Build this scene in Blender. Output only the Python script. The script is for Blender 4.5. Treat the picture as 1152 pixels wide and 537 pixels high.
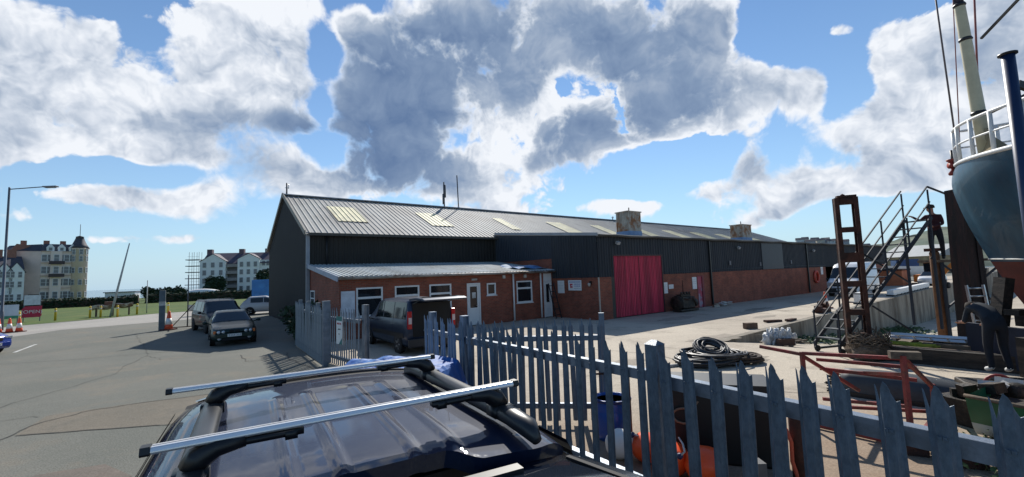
import bpy, bmesh, math, random
from mathutils import Vector, Matrix, noise as mnoise
R = math.radians
random.seed(7)
for o in list(bpy.data.objects): bpy.data.objects.remove(o, do_unlink=True)
S = bpy.context.scene
COL = S.collection

# ------------------------------------------------------------------ camera
HC = 2.6
FPX = 490.0
ROLL = R(2.06); PITCH = math.atan(41*math.cos(ROLL)/FPX)
cam = bpy.data.cameras.new('camera'); co = bpy.data.objects.new('camera', cam); COL.objects.link(co)
cam.sensor_fit = 'HORIZONTAL'; cam.sensor_width = 36.0; cam.lens = 36.0*FPX/1152.0
cam.clip_start = 0.05; cam.clip_end = 9000
co.matrix_world = Matrix.Translation((0, 0, HC)) @ Matrix.Rotation(math.pi/2+PITCH, 4, 'X') @ Matrix.Rotation(-ROLL, 4, 'Z')
S.camera = co
S.render.resolution_x = 1024; S.render.resolution_y = 477

# ------------------------------------------------------------------ light
SUN_EL = R(39.5); SUN_AZ = R(5.0)      # azimuth to the right of straight ahead (+Y)
sd = Vector((math.sin(SUN_AZ)*math.cos(SUN_EL), math.cos(SUN_AZ)*math.cos(SUN_EL), math.sin(SUN_EL)))
sl = bpy.data.lights.new('sun', 'SUN'); sl.energy = 5.0; sl.angle = R(0.6); sl.color = (1.0, 0.955, 0.88)
so = bpy.data.objects.new('sun', sl); COL.objects.link(so)
so.rotation_euler = sd.to_track_quat('Z', 'Y').to_euler()
S.view_settings.view_transform = 'Standard'; S.view_settings.look = 'None'
S.view_settings.exposure = 0.18; S.view_settings.gamma = 1.0

def cam_dir(px, py):
    v = Vector(((px-576)/FPX, -(py-268.5)/FPX, -1.0)).normalized()
    return (co.matrix_world.to_3x3() @ v).normalized()
def stereo(px, py):
    d = cam_dir(px, py); return d.x/(1+d.y), d.z/(1+d.y)

W = bpy.data.worlds.new('World'); S.world = W; W.use_nodes = True
def build_sky():
    nt = W.node_tree; N = nt.nodes; L = nt.links
    for n in list(N): N.remove(n)
    out = N.new('ShaderNodeOutputWorld'); bg = N.new('ShaderNodeBackground'); bg.inputs[1].default_value = 0.1
    L.new(bg.outputs[0], out.inputs[0])
    sky = N.new('ShaderNodeTexSky'); sky.sky_type = 'NISHITA'; sky.sun_disc = False
    sky.sun_elevation = SUN_EL; sky.sun_rotation = SUN_AZ
    sky.air_density = 1.0; sky.dust_density = 0.0; sky.ozone_density = 2.0
    tc = N.new('ShaderNodeTexCoord'); sep = N.new('ShaderNodeSeparateXYZ'); L.new(tc.outputs['Generated'], sep.inputs[0])
    def mth(op, a, b=None, c=None, clamp=False):
        n = N.new('ShaderNodeMath'); n.operation = op; n.use_clamp = clamp
        for i, v in enumerate((a, b, c)):
            if v is None: continue
            if isinstance(v, (int, float)): n.inputs[i].default_value = v
            else: L.new(v, n.inputs[i])
        return n.outputs[0]
    def vm(op, a, b=None):
        n = N.new('ShaderNodeVectorMath'); n.operation = op
        for i, v in enumerate((a, b)):
            if v is None: continue
            if isinstance(v, tuple): n.inputs[i].default_value = v
            else: L.new(v, n.inputs[i])
        return n.outputs['Value'] if op in ('DOT_PRODUCT', 'LENGTH') else n.outputs[0]
    den = mth('ADD', sep.outputs['Y'], 1.02)
    u = mth('DIVIDE', sep.outputs['X'], den); v = mth('DIVIDE', sep.outputs['Z'], den)
    cmb = N.new('ShaderNodeCombineXYZ'); L.new(u, cmb.inputs[0]); L.new(v, cmb.inputs[1])
    P0 = cmb.outputs[0]
    def fbm(vec, scale, detail=9, rough=.55, dist=0.0, off=(0, 0, 0)):
        mp = vm('ADD', vec, off)
        n = N.new('ShaderNodeTexNoise'); n.noise_dimensions = '2D'; n.inputs['Scale'].default_value = scale
        n.inputs['Detail'].default_value = detail; n.inputs['Roughness'].default_value = rough
        n.inputs['Distortion'].default_value = dist
        L.new(mp, n.inputs['Vector']); return n
    wn = fbm(P0, 7, 4, .5, 0, (3, 1, 0))
    wv = vm('MULTIPLY', vm('SUBTRACT', wn.outputs['Color'], (.5, .5, .5)), (.045, .04, 0))
    PW = vm('ADD', P0, wv)
    n1 = fbm(PW, 9, 10, .60, 0, (7.3, 2.1, 0)).outputs[0]
    n1u = fbm(PW, 9, 7, .60, 0, (7.3+.004, 2.1+.022, 0)).outputs[0]
    # px, py, rx, ry, weight, dark
    B = [(45,75,100,72,.95,.08),(15,165,85,36,.9,.1),(125,95,70,55,.82,.05),(165,140,55,36,.75,.15),(75,130,55,20,.3,.25),(290,50,80,62,.97,.03),(245,95,50,50,.85,.12),(225,140,55,22,.75,.35),
         (310,100,50,32,.8,.12),(250,172,60,20,.72,.25),(245,212,95,28,.76,.1),(320,192,50,22,.74,.1),(135,228,60,18,.74,.05),(165,168,30,14,.6,.05),(345,138,42,15,.7,.8),(330,5,55,22,.8,0),(160,25,60,16,.6,0),
         (405,30,24,30,.78,.0),(470,70,78,68,.97,.93),(450,150,80,62,.97,.97),(415,190,45,28,.8,.85),(555,50,75,62,.9,.7),(500,195,45,24,.8,.6),(640,30,60,45,.82,.55),(590,100,50,45,.85,.6),(395,110,18,44,.7,.2),
         (555,212,85,22,.68,.0),(690,50,45,50,.88,.75),(775,40,60,48,.95,.7),(740,90,60,30,.9,.6),(660,150,80,30,.95,.9),(620,180,45,16,.75,.6),(755,130,80,30,.95,.8),(850,105,75,34,.92,.2),(820,82,50,16,.6,0),(905,115,36,26,.8,.15),(735,160,80,12,.6,.1),
         (715,190,60,16,.74,.0),(635,216,28,12,.74,0),(700,236,46,9,.72,0),(570,236,60,10,.68,0),(826,186,32,24,.92,.25),(885,212,80,26,.74,.2),(850,240,50,11,.66,.25),(903,31,26,17,.78,0),(932,43,24,15,.78,0),(795,214,24,12,.62,.1),
         (1005,62,56,42,.95,.05),(1085,35,80,52,.95,.28),(1060,110,100,50,.92,.08),(970,150,55,44,.80,.15),(1105,170,95,42,.9,.15),(1000,212,75,18,.68,.1),(1180,80,110,100,.95,.4),(1040,190,60,22,.72,.1),(960,185,40,22,.62,.2),
         (185,268,46,8,.7,0),(120,270,40,6,.68,0),(60,222,90,18,.66,.15),(30,250,60,10,.56,0),(380,212,50,14,.6,.1),(-120,100,150,110,.95,.3),(560,-110,280,80,.9,.5),(150,-120,180,80,.9,.2),(1000,-150,230,100,.8,.2),
         (110,4,50,18,-2.5,0),(155,46,22,12,-1.2,0),(78,98,20,12,-1.5,0),(175,193,62,13,-3,0),(60,212,50,10,-1.5,0),(378,75,18,50,-3,0),(632,97,12,12,-1.1,0),(880,45,42,46,-4,0),(948,95,22,40,-3,0),(612,172,22,10,-.7,0),(945,245,70,14,-2,0),(760,180,60,14,-2.5,0),(800,150,34,10,-.4,0),(372,160,18,32,-2,0),
         (330,110,26,12,-1,0),(690,215,60,10,-1.2,0),(780,185,26,16,-2,0),(940,180,26,14,-1.5,0),(975,112,18,12,-1.5,0),(400,4,26,14,-2,0),(235,160,20,8,-1,0),(1010,240,80,10,-1.5,0)]
    inv = None; dinv = None
    for (px, py, rx, ry, w, dk) in B:
        cx_, cy_ = stereo(px, py); x1, _ = stereo(px+rx, py); _, y1 = stereo(px, py-ry)
        sx = 1/abs(x1-cx_); sy = 1/abs(y1-cy_)
        q = vm('MULTIPLY', vm('SUBTRACT', PW, (cx_, cy_, 0)), (sx, sy, 0))
        d2 = vm('DOT_PRODUCT', q, q)
        e = mth('EXPONENT', mth('MULTIPLY', mth('POWER', d2, 1.25), -.75))
        f = mth('MULTIPLY_ADD', e, -max(-6, min(.97, w)), 1.0)
        inv = f if inv is None else mth('MULTIPLY', inv, f)
        if dk:
            g_ = mth('MULTIPLY_ADD', e, -min(.97, dk), 1.0); dinv = g_ if dinv is None else mth('MULTIPLY', dinv, g_)
    guide = mth('MAXIMUM', mth('SUBTRACT', 1.0, inv), -.5); dark = mth('SUBTRACT', 1.0, dinv)
    n2 = fbm(PW, 3.6, 8, .58, 0, (1.3, 9.1, 0)).outputs[0]
    n3 = fbm(PW, 24, 8, .62, 0, (4.3, 0.1, 0)).outputs[0]
    def puffs(vec, scale, off):
        n = N.new('ShaderNodeTexVoronoi'); n.voronoi_dimensions = '2D'; n.feature = 'SMOOTH_F1'; n.inputs['Scale'].default_value = scale; n.inputs['Smoothness'].default_value = .22
        n.inputs['Detail'].default_value = 3.0; n.inputs['Roughness'].default_value = .55; n.inputs['Lacunarity'].default_value = 2.3; n.normalize = True
        L.new(vm('ADD', vec, off), n.inputs['Vector']); return mth('SUBTRACT', .42, n.outputs['Distance'])
    PV = vm('ADD', P0, vm('MULTIPLY', vm('SUBTRACT', fbm(P0, 16, 3, .5, 0, (5, 3, 0)).outputs['Color'], (.5, .5, .5)), (.05, .045, 0)))
    b1 = puffs(PV, 17, (0, 0, 0)); b1u = puffs(PV, 17, (.002, .016, 0))
    nn = mth('ADD', mth('ADD', mth('MULTIPLY', mth('SUBTRACT', n1, .5), 1.5), mth('MULTIPLY', mth('SUBTRACT', n2, .5), .9)), mth('MULTIPLY', mth('SUBTRACT', n3, .5), .9))
    nn = mth('MULTIPLY_ADD', b1, 1.9, nn)
    D = mth('ADD', mth('MULTIPLY_ADD', guide, 1.5, -.88), nn)
    def sstep(x, a, b):
        n = N.new('ShaderNodeMapRange'); n.interpolation_type = 'SMOOTHSTEP'; n.inputs[1].default_value = a; n.inputs[2].default_value = b
        L.new(x, n.inputs[0]); return n.outputs[0]
    soft = mth('MAXIMUM', mth('MULTIPLY_ADD', mth('SUBTRACT', n2, .42), 1.8, .26), .15)      # crisp tops, wispy stretches
    alpha = mth('DIVIDE', mth('ADD', D, .06), soft, None, True); alpha = mth('MULTIPLY', mth('MULTIPLY', alpha, alpha), mth('SUBTRACT', 3.0, mth('MULTIPLY', alpha, 2.0)))
    thick = sstep(mth('MULTIPLY_ADD', mth('SUBTRACT', n1, .5), -1.4, D), .10, .62)
    relief = mth('ADD', mth('MULTIPLY', mth('SUBTRACT', n1, n1u), 2.4), mth('MULTIPLY', mth('SUBTRACT', b1, b1u), 3.6))
    dvar = mth('MULTIPLY_ADD', n2, .8, .62)
    dk = mth('MULTIPLY', mth('MULTIPLY', dark, thick), dvar)
    dk = mth('ADD', mth('MULTIPLY', dk, .85), mth('MULTIPLY', thick, .05))
    relief = mth('MULTIPLY', relief, mth('MULTIPLY_ADD', dark, -.62, 1.0))
    dk = mth('SUBTRACT', dk, mth('MULTIPLY', relief, .38), None, True)
    ramp = N.new('ShaderNodeValToRGB'); L.new(dk, ramp.inputs[0])
    r = ramp.color_ramp; r.elements[0].position = 0; r.elements[0].color = (.80, .83, .88, 1)
    r.elements[1].position = 1; r.elements[1].color = (.115, .185, .33, 1)
    for p, c in ((.18, (.62, .67, .75)), (.42, (.38, .45, .56)), (.70, (.21, .29, .43))):
        el = r.elements.new(p); el.color = (*c, 1)
    cl = N.new('ShaderNodeVectorMath'); cl.operation = 'SCALE'; L.new(ramp.outputs[0], cl.inputs[0]); cl.inputs[3].default_value = 9.9
    sk0 = vm('MULTIPLY', sky.outputs[0], (.86, 1.0, 1.10))
    hz = mth('EXPONENT', mth('MULTIPLY', mth('MAXIMUM', sep.outputs['Z'], 0.0), -6.5))
    hm = N.new('ShaderNodeMix'); hm.data_type = 'RGBA'; L.new(mth('MULTIPLY', hz, .92), hm.inputs[0]); L.new(sk0, hm.inputs[6]); hm.inputs[7].default_value = (4.1, 5.75, 7.2, 1)
    skc = hm.outputs[2]
    mix = N.new('ShaderNodeMix'); mix.data_type = 'RGBA'
    L.new(alpha, mix.inputs[0]); L.new(skc, mix.inputs[6]); L.new(cl.outputs[0], mix.inputs[7])
    L.new(mix.outputs[2], bg.inputs[0])
build_sky()

# ------------------------------------------------------------------ materials
_m = {}
def M(name, color, rough=.7, metal=0.0, var=.18, scale=4.0, bump=0.0, bscale=None, coat=0.0, spec=.5, color2=None, mixlo=.45, mixhi=.6, detail=6, stretch=None, alpha=None):
    """procedural material: two-scale noise varies the base colour, optional second colour in patches (dirt, rust)"""
    if name in _m: return _m[name]
    m = bpy.data.materials.new(name); m.use_nodes = True; nt = m.node_tree; N = nt.nodes; L = nt.links
    b = N['Principled BSDF']; b.inputs['Roughness'].default_value = rough; b.inputs['Metallic'].default_value = metal
    b.inputs['Specular IOR Level'].default_value = spec; b.inputs['Coat Weight'].default_value = coat; b.inputs['Coat Roughness'].default_value = .04
    tc = N.new('ShaderNodeTexCoord'); vec = tc.outputs['Object']
    if stretch:
        mp = N.new('ShaderNodeMapping'); mp.inputs['Scale'].default_value = stretch; L.new(vec, mp.inputs[0]); vec = mp.outputs[0]
    n = N.new('ShaderNodeTexNoise'); n.inputs['Scale'].default_value = scale; n.inputs['Detail'].default_value = detail; n.inputs['Roughness'].default_value = .65; L.new(vec, n.inputs['Vector'])
    mr = N.new('ShaderNodeMapRange'); mr.inputs[1].default_value = .3; mr.inputs[2].default_value = .7; mr.inputs[3].default_value = 1-var; mr.inputs[4].default_value = 1+var
    L.new(n.outputs[0], mr.inputs[0])
    base = None
    if color2 is not None:
        n2 = N.new('ShaderNodeTexNoise'); n2.inputs['Scale'].default_value = scale*.45; n2.inputs['Detail'].default_value = 8; n2.inputs['Roughness'].default_value = .7; L.new(vec, n2.inputs['Vector'])
        m2 = N.new('ShaderNodeMapRange'); m2.inputs[1].default_value = mixlo; m2.inputs[2].default_value = mixhi; L.new(n2.outputs[0], m2.inputs[0])
        mx = N.new('ShaderNodeMix'); mx.data_type = 'RGBA'; mx.inputs[6].default_value = (*color, 1); mx.inputs[7].default_value = (*color2, 1); L.new(m2.outputs[0], mx.inputs[0]); base = mx.outputs[2]
    sc = N.new('ShaderNodeVectorMath'); sc.operation = 'SCALE'; L.new(mr.outputs[0], sc.inputs[3])
    if base: L.new(base, sc.inputs[0])
    else: sc.inputs[0].default_value = color
    L.new(sc.outputs[0], b.inputs['Base Color'])
    if bump:
        bn = N.new('ShaderNodeBump'); bn.inputs['Strength'].default_value = bump; bn.inputs['Distance'].default_value = .02
        nb = N.new('ShaderNodeTexNoise'); nb.inputs['Scale'].default_value = bscale or scale*6; nb.inputs['Detail'].default_value = 5; L.new(vec, nb.inputs['Vector'])
        L.new(nb.outputs[0], bn.inputs['Height']); L.new(bn.outputs[0], b.inputs['Normal'])
    if alpha is not None: b.inputs['Alpha'].default_value = alpha
    _m[name] = m; return m

def brick_mat(name, c1, c2, mortar, dirt=.25):
    if name in _m: return _m[name]
    m = bpy.data.materials.new(name); m.use_nodes = True; nt = m.node_tree; N = nt.nodes; L = nt.links; b = N['Principled BSDF']; b.inputs['Roughness'].default_value = .85
    tc = N.new('ShaderNodeTexCoord'); sep = N.new('ShaderNodeSeparateXYZ'); L.new(tc.outputs['Object'], sep.inputs[0])
    ad = N.new('ShaderNodeMath'); ad.operation = 'ADD'; L.new(sep.outputs[0], ad.inputs[0]); L.new(sep.outputs[1], ad.inputs[1])
    cb = N.new('ShaderNodeCombineXYZ'); L.new(ad.outputs[0], cb.inputs[0]); L.new(sep.outputs[2], cb.inputs[1])
    bt = N.new('ShaderNodeTexBrick'); L.new(cb.outputs[0], bt.inputs['Vector']); bt.inputs['Scale'].default_value = 1.0
    bt.inputs['Brick Width'].default_value = .225; bt.inputs['Row Height'].default_value = .075; bt.inputs['Mortar Size'].default_value = .008
    bt.inputs['Color1'].default_value = (*c1, 1); bt.inputs['Color2'].default_value = (*c2, 1); bt.inputs['Mortar'].default_value = (*mortar, 1)
    n = N.new('ShaderNodeTexNoise'); n.inputs['Scale'].default_value = 1.1; n.inputs['Detail'].default_value = 9; n.inputs['Roughness'].default_value = .7; L.new(tc.outputs['Object'], n.inputs['Vector'])
    mr = N.new('ShaderNodeMapRange'); mr.inputs[1].default_value = .3; mr.inputs[2].default_value = .7; mr.inputs[3].default_value = 1-dirt; mr.inputs[4].default_value = 1+dirt; L.new(n.outputs[0], mr.inputs[0])
    sc = N.new('ShaderNodeVectorMath'); sc.operation = 'SCALE'; L.new(bt.outputs[0], sc.inputs[0]); L.new(mr.outputs[0], sc.inputs[3]); L.new(sc.outputs[0], b.inputs['Base Color'])
    _m[name] = m; return m

BRICK = brick_mat('red_brick', (.30, .07, .035), (.20, .048, .026), (.18, .12, .085), .35)
CLAD = M('dark_cladding', (.011, .016, .024), .65, 0, .35, 1.2, stretch=(3, 3, .35), color2=(.020, .024, .030))
CLADB = M('brown_cladding', (.017, .014, .010), .65, 0, .3, 1.2, stretch=(3, 3, .35))
CLADG = M('gable_cladding', (.015, .015, .016), .65, 0, .25, 1.2, stretch=(3, 3, .35))
ROOFM = M('weathered_roof_sheet', (.34, .335, .31), .75, 0, .16, .8, color2=(.27, .255, .235), stretch=(1, .35, 1))
ROOFL = M('galvanised_roof_sheet', (.40, .44, .44), .62, 0, .18, 1.0, color2=(.28, .30, .28), stretch=(1, .4, 1))
SKYL = M('rooflight_sheet', (.74, .66, .40), .7, 0, .12, 1.5, color2=(.62, .56, .36))
WHITE = M('white_paint', (.72, .72, .70), .5, 0, .07, 3)
OFFW = M('dirty_white', (.55, .55, .52), .6, 0, .15, 3, color2=(.38, .36, .32))
FASC = M('grey_fascia', (.30, .32, .35), .5, 0, .15, 2)
GLASS = M('window_glass', (.012, .016, .02), .06, 0, .1, 2, spec=.6)
BLACK = M('black_plastic', (.012, .012, .013), .45, 0, .2, 8)
RUBBER = M('tyre_rubber', (.018, .018, .018), .8, 0, .2, 12)
RIM = M('alloy_rim', (.38, .39, .40), .35, .8, .1, 8)
DARK = M('deep_dark', (.006, .006, .007), .8, 0, .1, 4)
CONC = M('yard_concrete', (.40, .345, .27), .9, 0, .14, .35, .35, 30, color2=(.31, .265, .21), mixlo=.42, mixhi=.62, detail=12)
GALV = M('galvanised_steel', (.062, .098, .142), .46, .2, .34, 9, .2, 60, stretch=(1.6, 1.6, .7), color2=(.12, .16, .205), mixlo=.4, mixhi=.65)
GALVL = M('galvanised_steel_light', (.20, .23, .27), .45, .3, .2, 4, color2=(.13, .16, .20))
RUST = M('rusty_steel', (.075, .028, .018), .85, .1, .35, 6, .5, 40, color2=(.035, .018, .014))
RUSTL = M('orange_rust', (.26, .12, .05), .85, 0, .35, 3, .4, 40, color2=(.36, .34, .29), mixlo=.40, mixhi=.52)
DOORR = M('faded_red_door', (.56, .045, .09), .65, 0, .25, 1.5, stretch=(4, 4, .3), color2=(.32, .03, .055))
REDP = M('red_frame_paint', (.26, .035, .03), .6, 0, .3, 8, color2=(.13, .04, .03))
GREEN = M('leaf_green', (.045, .085, .022), .7, 0, .45, 1.5)
DGREEN = M('dark_leaf_green', (.018, .040, .014), .8, 0, .45, 1.2)
BARK = M('bark', (.07, .05, .035), .9, 0, .3, 6, .4)
BLUEP = M('blue_paint', (.01, .05, .16), .45, 0, .25, 4)
ORANGE = M('orange_buoy', (.90, .10, .02), .38, 0, .1, 3)
ALU = M('aluminium', (.62, .62, .62), .3, .85, .08, 6)
TIMB = M('weathered_timber', (.15, .115, .08), .9, 0, .35, 5, .4, 40, color2=(.08, .06, .045), stretch=(.4, 4, 4))
YELL = M('yellow_paint', (.62, .42, .03), .6, 0, .15, 4)
CONER = M('cone_orange', (.72, .09, .03), .55, 0, .12, 4)
SLATE = M('slate_roof', (.06, .06, .075), .7, 0, .25, 1.5)

# ------------------------------------------------------------------ mesh helpers
class MB:
    def __init__(s): s.v = []; s.f = []; s.mi = []; s.sm = []; s.cur = 0; s.X = None; s.smooth = False
    def add(s, vs, fs):
        o = len(s.v)
        for p in vs:
            p = Vector(p); s.v.append(s.X @ p if s.X else p)
        for f in fs: s.f.append([i+o for i in f]); s.mi.append(s.cur); s.sm.append(s.smooth)
        return s
    def box(s, c, d, rz=0, tilt=None):
        m = Matrix.Rotation(rz, 3, 'Z')
        if tilt is not None: m = m @ tilt
        hx, hy, hz = d[0]/2, d[1]/2, d[2]/2
        vs = [Vector(c) + m @ Vector((x*hx, y*hy, z*hz)) for x in (-1, 1) for y in (-1, 1) for z in (-1, 1)]
        return s.add(vs, [(0, 1, 3, 2), (4, 6, 7, 5), (0, 4, 5, 1), (2, 3, 7, 6), (0, 2, 6, 4), (1, 5, 7, 3)])
    def b2(s, a, b):
        return s.box([(a[i]+b[i])/2 for i in range(3)], [abs(b[i]-a[i]) for i in range(3)])
    def bar(s, p0, p1, w, h=None, up=(0, 0, 1)):
        h = h or w; p0 = Vector(p0); p1 = Vector(p1); d = (p1-p0); L = d.length
        if L < 1e-6: return s
        d.normalize(); u = Vector(up)
        if abs(d.dot(u)) > .98: u = Vector((1, 0, 0))
        x = d.cross(u).normalized(); z = x.cross(d).normalized()
        vs = [p + x*(a*w/2) + z*(b*h/2) for p in (p0, p1) for a, b in ((-1, -1), (1, -1), (1, 1), (-1, 1))]
        return s.add(vs, [(0, 1, 2, 3), (7, 6, 5, 4), (0, 4, 5, 1), (1, 5, 6, 2), (2, 6, 7, 3), (3, 7, 4, 0)])
    def path(s, pts, r, n=8, closed=False):
        pts = [Vector(p) for p in pts]; k = len(pts); rr = r if isinstance(r, (list, tuple)) else [r]*k
        vs = []; pn = None
        for i, p in enumerate(pts):
            a = pts[(i-1) % k] if (closed or i > 0) else p; b = pts[(i+1) % k] if (closed or i < k-1) else p
            t = (b-a).normalized()
            if pn is None: pn = t.orthogonal().normalized()
            pn = (pn - t*pn.dot(t)); pn = pn.normalized() if pn.length > 1e-6 else t.orthogonal().normalized()
            bn = t.cross(pn)
            for j in range(n):
                q = 2*math.pi*j/n; vs.append(p + (pn*math.cos(q)+bn*math.sin(q))*rr[i])
        fs = []
        for i in range(k if closed else k-1):
            for j in range(n):
                fs.append((i*n+j, i*n+(j+1) % n, ((i+1) % k)*n+(j+1) % n, ((i+1) % k)*n+j))
        if not closed: fs += [tuple(range(n-1, -1, -1)), tuple((k-1)*n+j for j in range(n))]
        o = s.smooth; s.smooth = n > 5; s.add(vs, fs); s.smooth = o; return s
    def tube(s, p0, p1, r, n=10, r1=None): return s.path([p0, p1], [r, r if r1 is None else r1], n)
    def lathe(s, prof, n=16, c=(0, 0, 0), axis='Z'):
        vs = []
        for (r, z) in prof:
            for j in range(n):
                q = 2*math.pi*j/n; p = (r*math.cos(q), r*math.sin(q), z)
                if axis == 'Y': p = (p[0], p[2], p[1])
                if axis == 'X': p = (p[2], p[0], p[1])
                vs.append((p[0]+c[0], p[1]+c[1], p[2]+c[2]))
        fs = [(i*n+j, i*n+(j+1) % n, (i+1)*n+(j+1) % n, (i+1)*n+j) for i in range(len(prof)-1) for j in range(n)]
        fs += [tuple(range(n-1, -1, -1)), tuple((len(prof)-1)*n+j for j in range(n))]
        o = s.smooth; s.smooth = True; s.add(vs, fs); s.smooth = o; return s
    def prism(s, poly, z0, z1):
        n = len(poly); vs = [(x, y, z0) for x, y in poly]+[(x, y, z1) for x, y in poly]
        return s.add(vs, [tuple(range(n-1, -1, -1)), tuple(range(n, 2*n))]+[(i, (i+1) % n, n+(i+1) % n, n+i) for i in range(n)])
    def slab(s, poly, ax, a0, a1):
        """extrude a polygon in the (u,z) plane along axis ax ('X': poly=(y,z), 'Y': poly=(x,z))"""
        n = len(poly)
        mk = (lambda a, u, z: (a, u, z)) if ax == 'X' else (lambda a, u, z: (u, a, z))
        vs = [mk(a0, *p) for p in poly]+[mk(a1, *p) for p in poly]
        return s.add(vs, [tuple(range(n)), tuple(range(2*n-1, n-1, -1))]+[(i, n+i, n+(i+1) % n, (i+1) % n) for i in range(n)])
    def grid(s, fn, nu, nv):
        vs = [fn(i/nu, j/nv) for i in range(nu+1) for j in range(nv+1)]
        return s.add(vs, [(i*(nv+1)+j, (i+1)*(nv+1)+j, (i+1)*(nv+1)+j+1, i*(nv+1)+j+1) for i in range(nu) for j in range(nv)])
    def ico(s, c, r, sub=2, jit=0.0, sc=(1, 1, 1), seed=0):
        bm = bmesh.new(); bmesh.ops.create_icosphere(bm, subdivisions=sub, radius=1)
        vs = []
        for v in bm.verts:
            k = 1 + jit*mnoise.noise(v.co*2.1+Vector((seed, seed*2, 0)))
            vs.append((c[0]+v.co.x*r*sc[0]*k, c[1]+v.co.y*r*sc[1]*k, c[2]+v.co.z*r*sc[2]*k))
        fs = [[v.index for v in f.verts] for f in bm.faces]; bm.free()
        o = s.smooth; s.smooth = True; s.add(vs, fs); s.smooth = o; return s
    def build(s, name, mat, parent=None, bevel=0, fix=True, **tg):
        me = bpy.data.meshes.new(name); me.from_pydata([tuple(v) for v in s.v], [], s.f)
        mats = mat if isinstance(mat, (list, tuple)) else [mat]
        for m in mats: me.materials.append(m)
        for i, p in enumerate(me.polygons): p.material_index = min(s.mi[i], len(mats)-1); p.use_smooth = s.sm[i]
        if fix:
            bm = bmesh.new(); bm.from_mesh(me); bmesh.ops.recalc_face_normals(bm, faces=bm.faces); bm.to_mesh(me); bm.free()
        o = bpy.data.objects.new(name, me); COL.objects.link(o)
        if parent: o.parent = parent
        if bevel:
            b = o.modifiers.new('bevel', 'BEVEL'); b.width = bevel; b.segments = 2; b.limit_method = 'ANGLE'; b.angle_limit = R(40)
        if tg: tag(o, **tg)
        return o
def tag(o, label=None, cat=None, group=None, kind=None):
    if label: o['label'] = label
    if cat: o['category'] = cat
    if group: o['group'] = group
    if kind: o['kind'] = kind
    return o
def T(name, label, cat, loc=(0, 0, 0), rz=0, group=None):
    o = bpy.data.objects.new(name, None); COL.objects.link(o); o.location = loc; o.rotation_euler = (0, 0, rz); o.empty_display_size = .2
    return tag(o, label, cat, group)
def copy_tree(o, parent=None):
    c = o.copy(); COL.objects.link(c); c.parent = parent
    for ch in list(o.children): copy_tree(ch, c)
    return c
def child(src, name, parent, loc, rz=0, sc=None):
    """another child sharing src's mesh"""
    c = bpy.data.objects.new(name, src.data); COL.objects.link(c); c.parent = parent; c.location = loc; c.rotation_euler = (0, 0, rz)
    if sc: c.scale = sc
    return c
def text(body, size, mat, parent, mtx, name='lettering', extrude=.002, align='CENTER'):
    cu = bpy.data.curves.new(name, 'FONT'); cu.body = body; cu.size = size; cu.extrude = extrude; cu.align_x = align; cu.align_y = 'CENTER'
    t = bpy.data.objects.new(name, cu); COL.objects.link(t)
    dg = bpy.context.evaluated_depsgraph_get(); me = bpy.data.meshes.new_from_object(t.evaluated_get(dg))
    bpy.data.objects.remove(t, do_unlink=True); me.materials.clear(); me.materials.append(mat)
    o = bpy.data.objects.new(name, me); COL.objects.link(o); o.parent = parent; o.matrix_local = mtx
    return o

# building frame: s runs along the warehouse front, t runs away from the camera behind it
AX, AY = 5.39, 24.17
RB = math.atan2(.589, .808); CD, SD = math.cos(RB), math.sin(RB)
def wp(s, t, z=0.0): return (AX + CD*s - SD*t, AY + SD*s + CD*t, z)
# slipway frame
SE = Vector((.783, .622)); SP = Vector((7.2, 15.6))
def slip_uv(u, l): return (SP.x + SE.x*u + SE.y*l, SP.y + SE.y*u - SE.x*l)     # u down the slip, l to the right of the wall
def gz(x, y):
    qx, qy = x-SP.x, y-SP.y; u = qx*SE.x+qy*SE.y; l = qx*SE.y-qy*SE.x
    return -3.4*(1-math.exp(-u/24)) if (u > 0 and l > 0) else 0.0

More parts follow.
